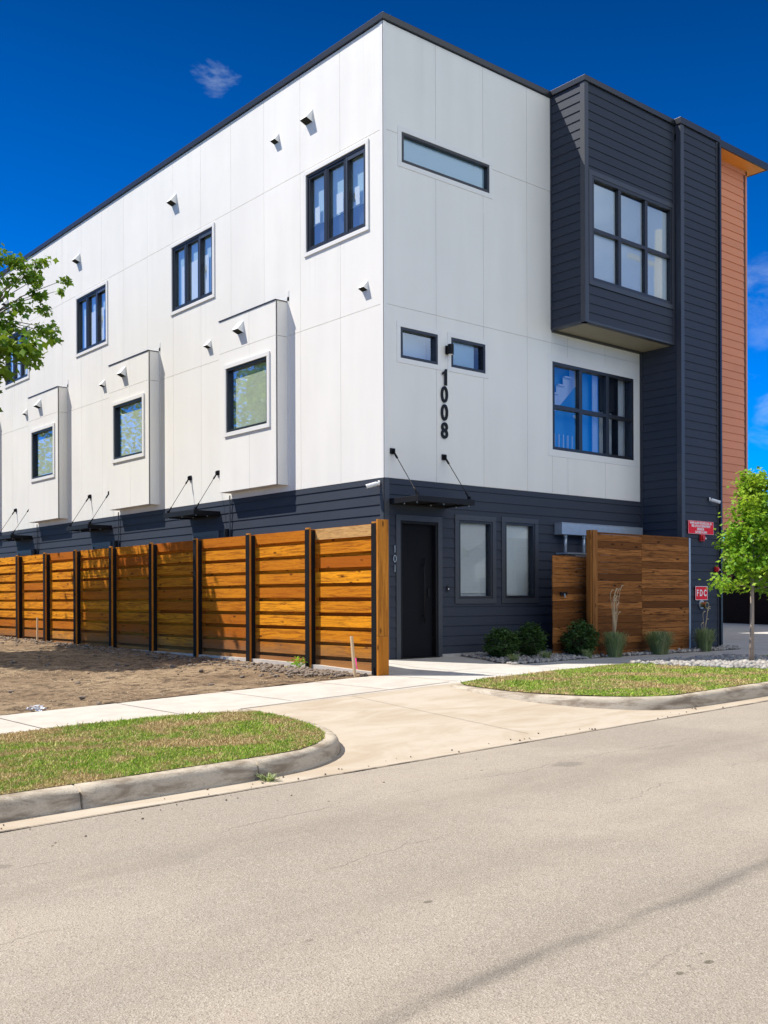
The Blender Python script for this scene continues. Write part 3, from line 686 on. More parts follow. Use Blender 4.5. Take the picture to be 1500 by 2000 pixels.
def window(P, u0, u1, z0, z1, vm=(), hm=(), fw_=.045, trim=None, tw=.07, tp=.04, glass='glass', mw=.035, sash=None, fmat='frame', name='window', label=None, shadowline=None):
    mb = MB(); frame(mb, P, u0, u1, z0, z1, fw_, -.11, .022)
    for v in vm: fbox(mb, P, v-mw, v+mw, z0+fw_, z1-fw_, -.085, .012, .5)
    for h in hm: fbox(mb, P, u0+fw_, u1-fw_, h-mw*.8, h+mw*.8, -.085, .010, .5)
    for s in (sash or ()): frame(mb, P, s[0], s[1], z0+fw_+.004, z1-fw_-.004, .042, -.07, .004)
    w = mb.build(name, M[fmat], B, bevel=.003)
    if label: w['label'] = label
    g = MB(); g.quad(P(u0+.02, z0+.02, -.05), P(u1-.02, z0+.02, -.05), P(u1-.02, z1-.02, -.05), P(u0+.02, z1-.02, -.05)); g.build('pane', M[glass], w)
    if trim:
        t_ = MB(); a, b, c, d = u0-tw, u1+tw, z0-tw, z1+tw
        fbox(t_, P, a, b, c, z0-.002, -.0, tp, .5); fbox(t_, P, a, b, z1+.002, d, -.0, tp, .5)
        fbox(t_, P, a, u0-.002, z0-.002, z1+.002, 0, tp, .5); fbox(t_, P, u1+.002, b, z0-.002, z1+.002, 0, tp, .5)
        t_.build('window_trim', M[trim], w, bevel=.003)
    # reveal behind the frame
    rv = MB(); fbox(rv, P, u0-.03, u1+.03, z0-.03, z0, -.35, -.111); fbox(rv, P, u0-.03, u1+.03, z1, z1+.03, -.35, -.111)
    fbox(rv, P, u0-.03, u0, z0, z1, -.35, -.111); fbox(rv, P, u1, u1+.03, z0, z1, -.35, -.111); rv.build('reveal', M['interior'], w)
    return w
def blind(P, w, u0, u1, z0, z1, o=-.16, mat='blind', name='blind', slats=False):
    mb = MB()
    if slats:
        z = z0
        while z < z1: mb.quad(P(u0, z, o), P(u1, z, o), P(u1, z+.024, o-.012), P(u0, z+.024, o-.012), r=.5); z += .026
    else: fbox(mb, P, u0, u1, z0, z1, o-.006, o, .5)
    mb.build(name, M[mat], w)

ZB, ZJ1, ZJ2, ZR = 3.16, 9.25, 6.20, 11.13
UP = 5.27; NU = 5; YEND = NU*UP+.3
BAY = (2.92, 5.02, 3.28, 6.86); BD = .28
Lops = []; bands = []
for i in range(NU):
    d = i*UP
    Lops.append((.455+d, 2.26+d, 7.66, 9.13))
    Lops.append((BAY[0]+.02+d, BAY[1]-.02+d, BAY[2]+.02, BAY[3]-.02))
    bands.append((5.62+d, 6.55+d, -1, 2.43))
mb = MB(); JU = [.0]+[1.2575*k-.035 for k in range(1, 22) if 1.2575*k-.035 < YEND]+[YEND]
panels(mb, PL, JU, [ZB, ZJ2, ZJ1, ZR], Lops)
mb.build('left_panel_wall', M['white'], B)
mb = MB(); lap(mb, PL, .10, YEND, -.4, ZB, bands); mb.build('left_siding_wall', M['dark'], B)
# corner boards
mb = MB(); fbox(mb, PL, -.016, .075, ZB, ZR, 0, .019); fbox(mb, PR(0), -.019, .06, ZB, ZR, 0, .019)
mb.build('corner_board', M['whitetrim'], B)
mb = MB(); fbox(mb, PL, -.02, .10, -.4, ZB, 0, .024); fbox(mb, PR(0), -.024, .085, -.4, ZB, 0, .024); mb.build('corner_board', M['darktrim'], B)
# street facade, white part
Rops = [(.405, 2.62, 8.77, 9.305), (.365, 1.26, 5.305, 5.85), (1.60, 2.495, 5.315, 5.86), (4.43, 7.11, 4.055, 5.83)]
XB0, XB1, XT1, XO1 = 4.41, 7.40, 8.87, 10.60
DB, DT, DO = .87, 1.03, .67; ZBB = 6.47
mb = MB(); panels(mb, PR(0), [0, 1.23, 2.455, 3.68, XB0+.01], [ZB, ZJ2, ZJ1, ZR], Rops)
panels(mb, PR(0), [XB0+.01, 4.905, 6.13, XB1], [ZB, ZJ2, ZBB+.02], Rops)
mb.build('street_panel_wall', M['white'], B)
Dops = [(1.775, 2.665, 1.045, 2.5), (3.02, 3.875, 1.05, 2.515), (.34, 1.25, -1, 2.43)]
mb = MB(); lap(mb, PR(0), .085, XB1, -.3, ZB-.002, Dops); mb.build('street_siding_wall', M['dark'], B)
# concrete footing line
mb = MB(); fbox(mb, PR(0), 1.33, 4.3, -.4, .03, 0, .05); mb.build('footing', M['yard'], B)
# projecting charcoal box
mb = MB(); bo = [(4.61, 7.29, 7.30, 9.36)]
lap(mb, PR(DB), XB0+.09, XB1-.005, ZBB+.02, ZR+.02, bo)
lap(mb, lambda u, z, o: (XB0-o, -u, z), .03, DB-.09, ZBB+.02, ZR+.02, [])
mb.build('projecting_box_siding', M['dark'], B)
mb = MB(); fbox(mb, PR(DB), XB0-.02, XB0+.09, ZBB-.02, ZR+.02, -.0, .024); fbox(mb, PXm(XB0), -DB-.022, -DB+.09, ZBB-.02, ZR+.02, 0, .024)
fbox(mb, PXm(XB0), -.035, .02, ZBB, ZR+.02, 0, .03)
fbox(mb, PXm(XB0), -DB, 0, ZBB-.02, ZBB+.02, -.1, .02); fbox(mb, PR(DB), XB0, XB1, ZBB-.02, ZBB+.02, -.1, .02)
fbox(mb, PR(0), XB0, XB1, ZBB-.06, ZBB+.02, .0, .06)
fbox(mb, PR(DB), XB1-.07, XB1, ZBB+.02, ZR, 0, .02)
mb.build('corner_board', M['darktrim'], B)
mb = MB(); mb.box((XB0+.02, -DB+.02, ZBB-.015), (XB1, -.06, ZBB+.01)); mb.build('box_soffit', M['soffit2'], B)
# tower
mb = MB(); lap(mb, PR(DT), XB1+.10, XT1-.13, -.3, ZR+.0, []); lap(mb, PXm(XB1), -DT+.09, -.06, -.3, ZBB-.02, []); mb.build('tower_siding', M['dark'], B)
mb = MB(); fbox(mb, PR(DT), XB1-.022, XB1+.10, -.3, ZR, -.0, .024); fbox(mb, PXm(XB1), -DT-.02, -DT+.09, -.3, ZR, 0, .024)
fbox(mb, PR(DT), XT1-.13, XT1, -.3, ZR, -.0, .024); fbox(mb, PXm(XB1), -.06, .0, -.3, ZBB-.02, 0, .03); fbox(mb, PR(0), XB1-.06, XB1, ZB, ZBB-.06, .015, .03)
mb.build('corner_board', M['darktrim'], B)
mb = MB(); mb.box((XB1, -DT+.085, ZBB-.05), (XB1+.02, .0, ZR)); mb.build('tower_side', M['darktrim'], B)
mb = MB(); mb.box((XT1-.001, -DT-.02, -.3), (XT1+.012, 4, ZR)); mb.build('tower_side', M['darktrim'], B)
mb = MB(); mb.box((XT1-.075, -DT-.075, .0), (XT1-.012, -DT-.025, ZR-.02)); mb.build('downspout', M['coping'], B)
# orange bay
mb = MB(); lap(mb, PR(DO), XT1+.012, XO1-.12, 2.66, ZR-.14, []); mb.build('terracotta_siding', M['copper'], B)
mb = MB(); fbox(mb, PR(DO), XO1-.055, XO1, 2.64, ZR-.06, 0, .024); mb.box((XO1-.002, -DO-.02, 2.64), (XO1+.012, 9, ZR-.05)); fbox(mb, PR(DO), XT1+.01, XO1, ZR-.16, ZR-.05, 0, .024)
fbox(mb, PR(DO), XT1+.01, XO1, 2.60, 2.66, -.2, .02); mb.build('terracotta_trim', M['copptrim'], B)
mb = MB(); fbox(mb, PR(DO), XO1-.12, XO1-.055, 2.66, ZR-.16, -.02, .006); mb.build('dark_gap', M['coppdark'], B)  # dark brown strip between the siding and the corner trim
mb = MB(); mb.box((XT1+.01, -DO+.02, 2.58), (XO1, 9, 2.64)); mb.build('bay_soffit', M['soffit2'], B)
mb = MB(); mb.box((XT1+.012, -1.02, ZR-.05), (XO1+.28, -.2, ZR+.03)); mb.build('roof_soffit', M['soffit'], B)
mb = MB(); mb.box((XT1+.012, -1.06, ZR-.055), (XO1+.32, -1.02, ZR+.10)); mb.box((XO1+.28, -1.02, ZR-.055), (XO1+.32, 9, ZR+.10)); mb.box((XT1+.012, -1.02, ZR+.03), (XO1+.28, 9, ZR+.10)); mb.build('roof_overhang', M['coping'], B)
# roof, copings, far walls
mb = MB(); mb.box((.02, .02, ZR-.3), (XT1, YEND-.02, ZR-.15)); mb.box((XB0+.03, -DB+.03, ZR-.3), (XB1, .02, ZR-.15)); mb.box((XB1, -DT+.03, ZR-.3), (XT1-.01, .02, ZR-.15)); mb.build('roof', M['coping'], B)
mb = MB(); zc0, zc1 = ZR+.01, ZR+.122
mb.box((-.055, -.055, zc0), (.12, YEND+.05, zc1)); mb.box((.12, -.055, zc0), (XB0-.035, .12, zc1))
mb.box((XB0-.045, -DB-.05, zc0+.015), (XB0+.12, .12, zc1+.012)); mb.box((XB0+.12, -DB-.05, zc0+.015), (XB1-.035, -DB+.12, zc1+.012))
mb.box((XB1-.045, -DT-.05, zc0-.004), (XB1+.12, -.2, zc1+.02)); mb.box((XB1+.12, -DT-.05, zc0-.004), (XT1+.008, -DT+.12, zc1+.02))
mb.build('coping', M['coping'], B, bevel=.006)
mb = MB(); mb.box((0, YEND, -.3), (XT1, YEND+.02, ZR)); mb.box((XT1-.02, .0, -.3), (XT1-.003, YEND, ZR)); mb.box((XO1-.02, -DO+.02, 2.66), (XO1-.003, 9, ZR)); mb.build('rear_wall', M['dark'], B)
mb = MB()
mb.box((1.6, 1.3, -.2), (1.65, YEND-.3, ZR-.4)); mb.box((1.6, 1.3, -.2), (XT1-.3, 1.35, ZR-.4))
for z in (3.0, 6.35): mb.box((.03, .04, z), (1.6, YEND-.3, z+.1)); mb.box((1.6, .04, z), (XT1-.3, 1.3, z+.1))
mb.build('interior_wall', M['interior'], B)

# bays on the left facade
for i in range(NU):
    d = i*UP; u0, u1, z0, z1 = BAY[0]+d, BAY[1]+d, BAY[2], BAY[3]
    wo = (3.20+d, 4.72+d, 4.50, 5.82)
    mb = MB(); Pf = lambda u, z, o: (-BD-o, u, z)
    panels(mb, Pf, [u0, u0+.95, u1], [z0, ZJ2-.02, z1], [wo])
    mb.box((-BD+.0, u0, z0), (0, u0+.02, ZJ2-.024)); mb.box((-BD+.0, u0, ZJ2-.016), (0, u0+.02, z1)); mb.box((-BD, u1-.02, z0), (0, u1, z1)); mb.box((-BD+.0, u0+.02, z1-.03), (0, u1-.02, z1-.002)); mb.box((-BD, u0+.02, z0+.001), (0, u1-.02, z0+.03))
    bay = mb.build('bay', M['white'], B)
    mb = MB(); mb.box((-BD-.03, u0-.012, z1), (0, u1+.01, z1+.018)); mb.build('bay_flashing', M['coping'], bay)
    mb = MB(); mb.box((-.022, u0-.055, z0), (-.015, u0-.001, z1+.22)); mb.box((-.022, u0-.055, z1+.02), (-.015, u1+.03, z1+.10)); mb.build('bay_trim', M['whitetrim'], bay)
    w = window(Pf, *wo, trim='whitetrim', tw=.085, tp=.045, glass='glass', fw_=.05)
    blind(Pf, w, wo[0]+.02, wo[1]-.22, wo[2], wo[3]-.22, -.07, 'greenblind', 'shade'); blind(Pf, w, wo[0]+.02, wo[1]-.02, wo[2], wo[3], -.16, 'bluewall', 'room_wall')
# upper windows
for i in range(NU):
    d = i*UP; u0, u1, z0, z1 = .455+d, 2.26+d, 7.66, 9.13; t3 = (u1-u0)/3
    w = window(PL, u0, u1, z0, z1, vm=(u0+t3, u0+2*t3), trim='whitetrim', tw=.075, tp=.042, glass='glass', mw=.03,
               sash=[(u0+.045, u0+t3-.03), (u0+t3+.03, u0+2*t3-.03), (u0+2*t3+.03, u1-.045)], fmat='frame', label='window with torn protective film on its frame' if i == 0 else None)
    fm = MB()
    fbox(fm, PL, u0+.045, u0+t3-.03, z1-.12, z1-.05, .005, .012); fbox(fm, PL, u0+.05, u0+.085, z0+.05, z1-.05, .005, .011); fbox(fm, PL, u0+t3-.055, u0+t3-.02, z0+.06, z1-.05, .013, .018); fm.build('protective_film', M['frameblue'], w)
    mbh = MB(); fbox(mbh, PL, u0+t3-.11, u0+t3-.085, z0+.62, z0+.78, .0, .02); mbh.build('handle', M['black'], w)
    if i == 0:
        for (a, b, h) in ((.30, .44, .30), (.78, .98, .34), (1.20, 1.37, .32), (1.5, 1.66, .28)):
            blind(PL, w, u0+a, u0+b, z0+.52, z0+.55+h, -.07, 'blind', 'paper_sheet')
        blind(PL, w, u0+.03, u1-.03, z0+.02, z0+.52, -.14, 'frameblue', 'low_screen')
        blind(PL, w, u0+.02, u1-.02, z0+.52, z1, -.12, 'bluewall', 'room_wall')
    else:
        for (a, b) in ((.32, .52), (.80, 1.12), (1.28, 1.5)): blind(PL, w, u0+a, u0+b, z0+.02, z0+.98, -.065, 'curtain', 'curtain_strip')
        blind(PL, w, u0+.02, u1-.02, z0+.02, z1-.02, -.10, 'bluewall', 'room_wall')
# street windows
w = window(PR(0), *Rops[0], trim='whitetrim', tw=.09, tp=.024, glass='glasspale', fw_=.05); blind(PR(0), w, .42, 2.6, 8.78, 9.3, -.075, 'blueblind')
w = window(PR(0), *Rops[1], trim='whitetrim', tw=.09, tp=.024, glass='glass2', fw_=.05); blind(PR(0), w, .42, .52, 5.31, 5.84, -.09, 'screenwood', 'cabinet_edge'); blind(PR(0), w, .38, 1.25, 5.31, 5.84, -.3, 'bluewall', 'room_wall')
w = window(PR(0), *Rops[2], trim='whitetrim', tw=.09, tp=.024, glass='glasspale', fw_=.05); blind(PR(0), w, 1.62, 2.28, 5.38, 5.85, -.075, 'blueblind'); blind(PR(0), w, 1.62, 2.48, 5.32, 5.85, -.3, 'bluewall', 'room_wall')
t3 = (7.11-4.43)/3
w = window(PR(0), *Rops[3], vm=(4.43+t3, 4.43+2*t3), hm=(4.93,), trim='whitetrim', tw=.14, tp=.02, glass='glass3', fw_=.06, mw=.05)
Pw = PR(0)
blind(PR(0), w, 4.45, 6.35, 4.06, 5.82, -.32, 'stairsky', 'stair_wall')
mb = MB(); st = []
for k in range(7):
    x = 4.40+k*.21; z = 5.02+k*.19-.05
    if z > 5.8: break
    mb.quad(Pw(x, z-.42, -.22), Pw(x+.21, z-.42+.19, -.22), Pw(x+.21, z+.10, -.22), Pw(x, z+.10, -.22)); mb.box(Pw(x, z+.08, -.22), Pw(x+.23, z+.11, -.16))
mb.build('stair_stringer', M['blind'], w)
mb = MB()
for k in range(6): fbox(mb, Pw, 4.52+k*.14, 4.55+k*.14, 4.10, 4.42, -.17, -.14)
fbox(mb, Pw, 4.45, 5.4, 4.08, 4.11, -.19, -.12); mb.build('baluster', M['blind'], w)
mb = MB(); fbox(mb, Pw, 5.44, 5.53, 4.84, 4.90, -.31, -.29); mb.build('thermostat', M['blind'], w)
def drape(P, w, u0, u1, z0, z1, o, amp=.03, folds=6):
    mb = MB(); n = folds*8
    for k in range(n):
        a = u0+(u1-u0)*k/n; b = u0+(u1-u0)*(k+1)/n; oa = o+amp*math.sin(k/8*6.283); ob = o+amp*math.sin((k+1)/8*6.283)
        mb.quad(P(a, z0, oa), P(b, z0, ob), P(b, z1, ob), P(a, z1, oa), r=.5)
    mb.build('curtain', M['curtain'], w)
drape(Pw, w, 5.98, 6.17, 4.08, 5.80, -.22, .02, 3); drape(Pw, w, 6.85, 7.09, 4.08, 5.80, -.2, .02, 2)
mb = MB(); fbox(mb, Pw, 6.3, 6.8, 5.12, 5.78, -.3, -.26); mb.build('wall_screen', M['blackplastic'], w)
drape(Pw, w, 6.3, 6.86, 4.08, 5.1, -.38, .025, 6)
# box window
b0 = bo[0]; t3 = (b0[1]-b0[0])/3
w = window(PR(DB), *b0, vm=(b0[0]+t3, b0[0]+2*t3), hm=((b0[2]+b0[3])/2-.02,), trim='darktrim', tw=.10, tp=.03, glass='glasspale', fw_=.06, mw=.045)
blind(PR(DB), w, b0[0]+.03, b0[1]-.03, b0[2]+.02, b0[3]-.10, -.075)
# ground floor windows
for q in Dops[:2]:
    w = window(PR(0), *q, trim='darktrim', tw=.10, tp=.034, glass='glasspale', fw_=.045)
    if q[0] < 2: blind(PR(0), w, q[0]+.03, q[1]-.09, q[2]+.10, q[3]-.03, -.07, slats=True); blind(PR(0), w, q[0]+.02, q[1]-.02, q[2]+.02, q[3]-.02, -.12, 'blind', 'shade')
    else: blind(PR(0), w, q[0]+.03, q[1]-.14, q[2]+.05, q[3]-.03, -.07); blind(PR(0), w, q[0]+.02, q[1]-.02, q[2]+.02, q[3]-.02, -.12, 'blind', 'shade')
# doors
def door(P, u0, u1, z0, z1, pull=True):
    mb = MB(); fbox(mb, P, u0+.05, u1-.05, z0+.01, z1-.05, -.14, -.09); d = mb.build('door', M['door'], B, bevel=.003)
    mb = MB(); fbox(mb, P, u0, u1, z1-.05, z1, -.16, .012); fbox(mb, P, u0, u0+.05, z0, z1-.05, -.16, .012); fbox(mb, P, u1-.05, u1, z0, z1-.05, -.16, .012)
    fbox(mb, P, u0, u1, z0-.05, z0+.01, -.16, .06); mb.build('door_frame', M['darktrim'] if P is PL else M['black'], d)
    if pull:
        mb = MB(); mb.tube([P(u1-.30, z0+.62, -.02), P(u1-.30, z0+1.80, -.02)], .016, 10)
        for zz in (z0+.75, z0+1.66): mb.tube([P(u1-.30, zz, -.02), P(u1-.30, zz, -.09)], .009, 8)
        mb.build('pull_handle', M['black'], d, smooth=True)
        mb = MB(); fbox(mb, P, u1-.17, u1-.12, z0+1.10, z0+1.24, -.09, -.07); mb.build('lock', M['black'], d)
    t_ = MB(); fbox(t_, P, u0-.10, u0, z0, z1+.1, 0, .03); fbox(t_, P, u1, u1+.10, z0, z1+.1, 0, .03); fbox(t_, P, u0, u1, z1, z1+.1, 0, .03); t_.build('door_trim', M['darktrim'], d)
door(PR(0), .34, 1.25, -.015, 2.43)
for i in range(NU): door(PL, 5.62+i*UP, 6.55+i*UP, .02, 2.43, pull=False)
# awnings
def awning(P, u0, u1, z0, z1, dp, rz):
    mb = MB(); frame_ = [(u0, u1, dp-.05, dp), (u0, u1, .0, .05), (u0, u0+.05, .05, dp-.05), (u1-.05, u1, .05, dp-.05)]
    for a, b, c, d in frame_: fbox(mb, P, a, b, z0, z1, c, d)
    fbox(mb, P, u0+.05, u1-.05, z0+.03, z1-.04, .05, dp-.05)
    fbox(mb, P, (u0+u1)/2-.02, (u0+u1)/2+.02, z0+.008, z0+.03, .05, dp-.05)
    a_ = mb.build('awning', M['black'], B, bevel=.004)
    for u in (u0+.06, u1-.06):
        r_ = MB(); A = Vector(P(u, rz, .05)); C = Vector(P(u, z1+.03, dp-.08)); dd = (C-A)
        r_.tube([A, A+dd*.16, A+dd*.18, A+dd*.84, A+dd*.86, C], [.017, .02, .007, .007, .02, .014], 8)
        r_.build('tie_rod', M['black'], a_, smooth=True)
        r_ = MB(); fbox(r_, P, u-.05, u+.05, rz-.05, rz+.05, .012, .045); fbox(r_, P, u-.012, u+.012, rz-.03, rz+.03, .045, .09); fbox(r_, P, u-.012, u+.012, z1, z1+.06, dp-.12, dp-.05); r_.build('wall_bracket', M['black'], a_)
    r_ = MB()
    for u in (u0+.06, (u0+u1)/2, u1-.06):
        for o in (dp-.09, dp*.45): r_.tube([P(u, z0-.02, o), P(u, z0, o)], .012, 6)
    r_.build('bolt', M['galv'], a_)
awning(PR(0), .10, 1.46, 2.70, 2.80, .76, 3.63)
for i in range(NU): awning(PL, 5.47+i*UP, 6.79+i*UP, 2.84, 2.94, .66, 3.77)
# vent hoods
def vent(P, u, z, s, base=0.):
    mb = MB(); w = .5*s
    b = base+.016; o = b+.68*s
    A = P(u-w, z+.60*s, b); Bq = P(u+w, z+.60*s, b); A2 = P(u-w, z+.50*s, b+.10*s); B2 = P(u+w, z+.50*s, b+.10*s); C = P(u-w, z-.22*s, o); D = P(u+w, z-.22*s, o); E_ = P(u-w, z-.48*s, b); F_ = P(u+w, z-.48*s, b)
    mb.quad(A, A2, B2, Bq, r=.5); mb.quad(A2, C, D, B2, r=.5); mb.quad(A, E_, C, A2, r=.5); mb.quad(Bq, B2, D, F_, r=.5)
    fbox(mb, P, u-w*1.12, u+w*1.12, z-.56*s, z+.66*s, base+.013, base+.016)
    v = mb.build('vent_hood', M['plasticwhite'], B)
    g = MB(); g.quad(P(u-w*.94, z-.455*s, b+.002), P(u+w*.94, z-.455*s, b+.002), P(u+w*.94, z-.205*s, o-.012), P(u-w*.94, z-.205*s, o-.012)); g.build('vent_opening', M['void'], v)
for i in range(NU):
    d = i*UP
    vent(PL, 2.17+d, 10.20, .22)
    if i == 0: vent(PL, 3.27+d, 10.17, .16)
    vent(PL, .50+d+(.13 if i else 0), 6.60, .16)
    vent(lambda u, z, o: (-BD-o, u, z), 4.18+d, 6.56, .22)
# service conduits on the left wall
for i in range(NU):
    mb = MB(); mb.tube([PL(5.02+i*UP, 3.24, .05), PL(5.02+i*UP, 2.2, .05), PL(5.02+i*UP, .1, .05)], .014, 8); mb.build('conduit', M['plasticwhite'] if False else M['darktrim'], B)

# ---- fixtures fixed to the building but things of their own
def textobj(name, body, size, mat, loc, rot, parent=None, extrude=.004, off=0., sx=1., align='CENTER'):
    c = bpy.data.curves.new(name, 'FONT'); c.body = body; c.size = size; c.extrude = extrude; c.offset = off; c.align_x = align; c.align_y = 'CENTER'; c.resolution_u = 6
    to = bpy.data.objects.new('tmp_text', c); COL.objects.link(to)
    dg = bpy.context.evaluated_depsgraph_get(); me = bpy.data.meshes.new_from_object(to.evaluated_get(dg)); bpy.data.objects.remove(to)
    me.name = name; me.materials.clear(); me.materials.append(mat)
    o = bpy.data.objects.new(name, me); COL.objects.link(o); o.location = loc; o.rotation_euler = rot; o.scale = (sx, 1, 1)
    if parent: o.parent = parent
    return o
RF = (R(90), 0, 0)
e = empty('house_number', (1.415, -.03, 4.6)); tag(e, 'tall black house number 1008 reading downwards on the white wall', 'house number')
for k, ch in enumerate('1008'):
    if k == 0:
        mb = MB(); y0_, y1_ = -.002, -.022
        O1 = [(-.005, -.148), (.052, -.148), (.052, .152), (.018, .152), (-.012, .108), (-.062, .080), (-.055, .040), (-.005, .062)]
        n_ = len(O1); mb.v = [(x, y1_, z+.495) for x, z in O1]+[(x, y0_, z+.495) for x, z in O1]; mb.f = [tuple(range(n_)), tuple(range(n_, 2*n_))[::-1]]+[(i, (i+1) % n_, (i+1) % n_+n_, i+n_) for i in range(n_)]; mb.r = [.5]*(n_+2)
        mb.build('digit', M['black'], e); continue
    textobj('digit', ch, .405, M['black'], (0, 0, .495-.33*k), RF, e, .012, .008, .88)
e = empty('unit_number', (.20, -.035, 1.74)); tag(e, 'small white unit number 101 on charcoal trim beside the door', 'house number')
for k, ch in enumerate('101'): textobj('digit', ch, .19, M['galv'], (0, 0, .17-.17*k), RF, e, .005, -.002, .9)
def flat_sign(name, label, u0, u1, z0, z1, p, lines, border=False):
    e = empty(name, ((u0+u1)/2, -p, (z0+z1)/2)); tag(e, label, 'sign'); w, h = (u1-u0)/2, (z1-z0)/2
    mb = MB(); mb.box((-w, -.03, -h), (w, -.018, h)); mb.build('sign_plate', M['redsign'], e, bevel=.004)
    mb = MB()
    for a in (-1, 1):
        t_ = .010 if border else .004
        mb.box((-w, -.0325, a*h), (w, -.0305, a*(h-t_))); mb.box((a*w, -.0325, -h+t_), (a*(w-t_), -.0305, h-t_))
    mb.build('sign_border', M['signwhite'], e)
    for (body, size, x, z, sx) in lines: textobj('lettering', body, size, M['signwhite'], (x, -.031, z), RF, e, .002, size*.03, sx)
flat_sign('fire_department_sign', 'square red FDC sign with white border on the charcoal tower', 7.85, 8.315, .995, 1.295, DT+.01, [('F D C', .190, 0, -.002, .80)], True)
flat_sign('alarm_sign', 'wide red alarm sign with four lines of white lettering on the charcoal tower', 7.59, 8.55, 2.425, 2.705, DT+.01,
          [('WHEN ALARM SOUNDS CALL 911', .070, 0, .092, .80), ('FIRE & POLICE DEPARTMENT', .070, 0, .028, .80), ('SPRINKLER', .070, -.02, -.038, .80), ('OUTSIDE ALARM', .070, 0, -.102, .85)])
def strobe(x, z, p, label, s=1.):
    e = empty('horn_strobe', (x, -p, z)); tag(e, label, 'alarm', 'red fire alarms on the charcoal tower')
    mb = MB(); mb.box((-.07*s, -.05, -.075*s), (.07*s, 0, .075*s)); mb.tube([(0, -.05, 0), (0, -.085, 0)], .055*s, 16); mb.build('housing', M['red'], e, bevel=.008)
    mb = MB(); mb.box((.02*s, -.10, -.03*s), (.055*s, -.085, .0)); mb.build('lens', M['signwhite'], e)
strobe(8.10, 2.345, DT+.02, 'red fire horn directly below the wide red alarm sign')
strobe(8.64, 1.67, DT+.03, 'small red fire strobe beside the dark downspout of the tower', .75)
e = empty('fire_hose_inlet', (8.10, -DT-.015, .90)); tag(e, 'round capped fire hose inlet below the FDC sign', 'hose inlet')
mb = MB(); mb.tube([(0, 0, 0), (0, -.02, 0)], .10, 20); mb.build('flange', M['galv'], e, smooth=False)
mb = MB(); mb.tube([(0, -.02, 0), (0, -.12, -.02)], [.055, .062], 16); mb.tube([(0, -.12, -.02), (0, -.15, -.02)], [.075, .075], 16); mb.build('inlet', M['brass'], e)
mb = MB(); mb.tube([(0, -.150, -.02), (0, -.156, -.02)], .052, 16); mb.build('cap', M['blackplastic'], e)
def seccam(loc, aim, label):
    e = empty('security_camera', loc); tag(e, label, 'camera', 'small white security cameras')
    a = Vector(aim).normalized()
    mb = MB(); mb.tube([(0, 0, 0), Vector((a.x, a.y, 0))*.03], .045, 14); mb.build('mount', M['plasticwhite'], e)
    s_ = Vector((a.x, a.y, 0))*.03; j = s_+Vector((a.x*.05, a.y*.05, -.02))
    mb = MB(); mb.tube([s_, j], .016, 8); mb.build('arm', M['plasticwhite'], e)
    b = j+a*.17
    mb = MB(); mb.tube([j-a*.03, b], .038, 14); mb.build('body', M['plasticwhite'], e)
    mb = MB(); mb.tube([b, b+a*.006], .03, 14); mb.build('lens', M['blackplastic'], e)
seccam((-.03, .10, 3.07), (-.75, .45, -.25), 'white security camera on the siding just left of the white corner')
seccam((8.40, -DT-.03, 3.20), (.6, -.7, -.3), 'white security camera on the charcoal tower above the red alarm sign')
e = empty('wall_light', (1.49, -.03, 5.60)); tag(e, 'black wall light between the two small windows above number 1008', 'wall light')
mb = MB(); mb.box((-.05, -.015, -.08), (.05, 0, .08)); mb.build('backplate', M['black'], e)
mb = MB(); mb.tube([(0, -.09, -.09), (0, -.09, .09)], .058, 18); mb.box((-.02, -.04, -.02), (.02, 0, .02)); mb.build('lamp_shade', M['black'], e)
mb = MB(); mb.tube([(0, -.09, -.094), (0, -.09, -.088)], .045, 14); mb.build('lens', M['signwhite'], e)
for i in range(NU):
    e = empty('sconce', (-.03, 5.08+i*UP, 2.42)); tag(e, ['nearest', 'second nearest', 'third nearest', 'fourth nearest', 'farthest'][i]+' black sconce beside the side doors behind the orange fence', 'wall light', 'black sconces by the side doors')
    mb = MB(); mb.box((-.04, -.05, -.12), (0, .05, .12)); mb.tube([(-.07, 0, -.11), (-.07, 0, .11)], .05, 12); mb.build('lamp_shade', M['black'], e)
e = empty('doorbell', (1.48, -.032, 1.23)); tag(e, 'small doorbell button on dark siding right of the black door', 'doorbell')
mb = MB(); mb.box((-.025, -.02, -.05), (.025, 0, .05)); mb.build('housing', M['blackplastic'], e, bevel=.005)
mb = MB(); mb.tube([(0, -.02, -.01), (0, -.025, -.01)], .012, 12); mb.build('button', M['signwhite'], e)
e = empty('wireway', (4.47, -.02, 2.33)); tag(e, 'long galvanized steel electrical trough on dark siding above the cedar screen', 'electrical trough')
mb = MB(); mb.box((0, -.20, 0), (2.68, 0, .235)); mb.box((-.006, -.206, .226), (2.686, .0, .241)); mb.build('trough_box', M['galv'], e, bevel=.004)
for x in (.22, .80):
    mb = MB(); mb.tube([(x, -.10, 0), (x, -.10, -.365)], .034, 12); mb.build('conduit', M['galv'], e, smooth=True)
    mb = MB(); mb.tube([(x, -.10, 0), (x, -.10, -.05)], .042, 12); mb.build('coupling', M['galv'], e)
mb = MB(); mb.box((.04, -.30, -.40), (1.4, 0, -.365)); mb.build('meter_cabinet_top', M['galv'], e)
mb = MB(); mb.box((.32, -.28, -2.2), (1.38, -.0, -.405)); mb.build('meter_cabinet', M['galv'], e)

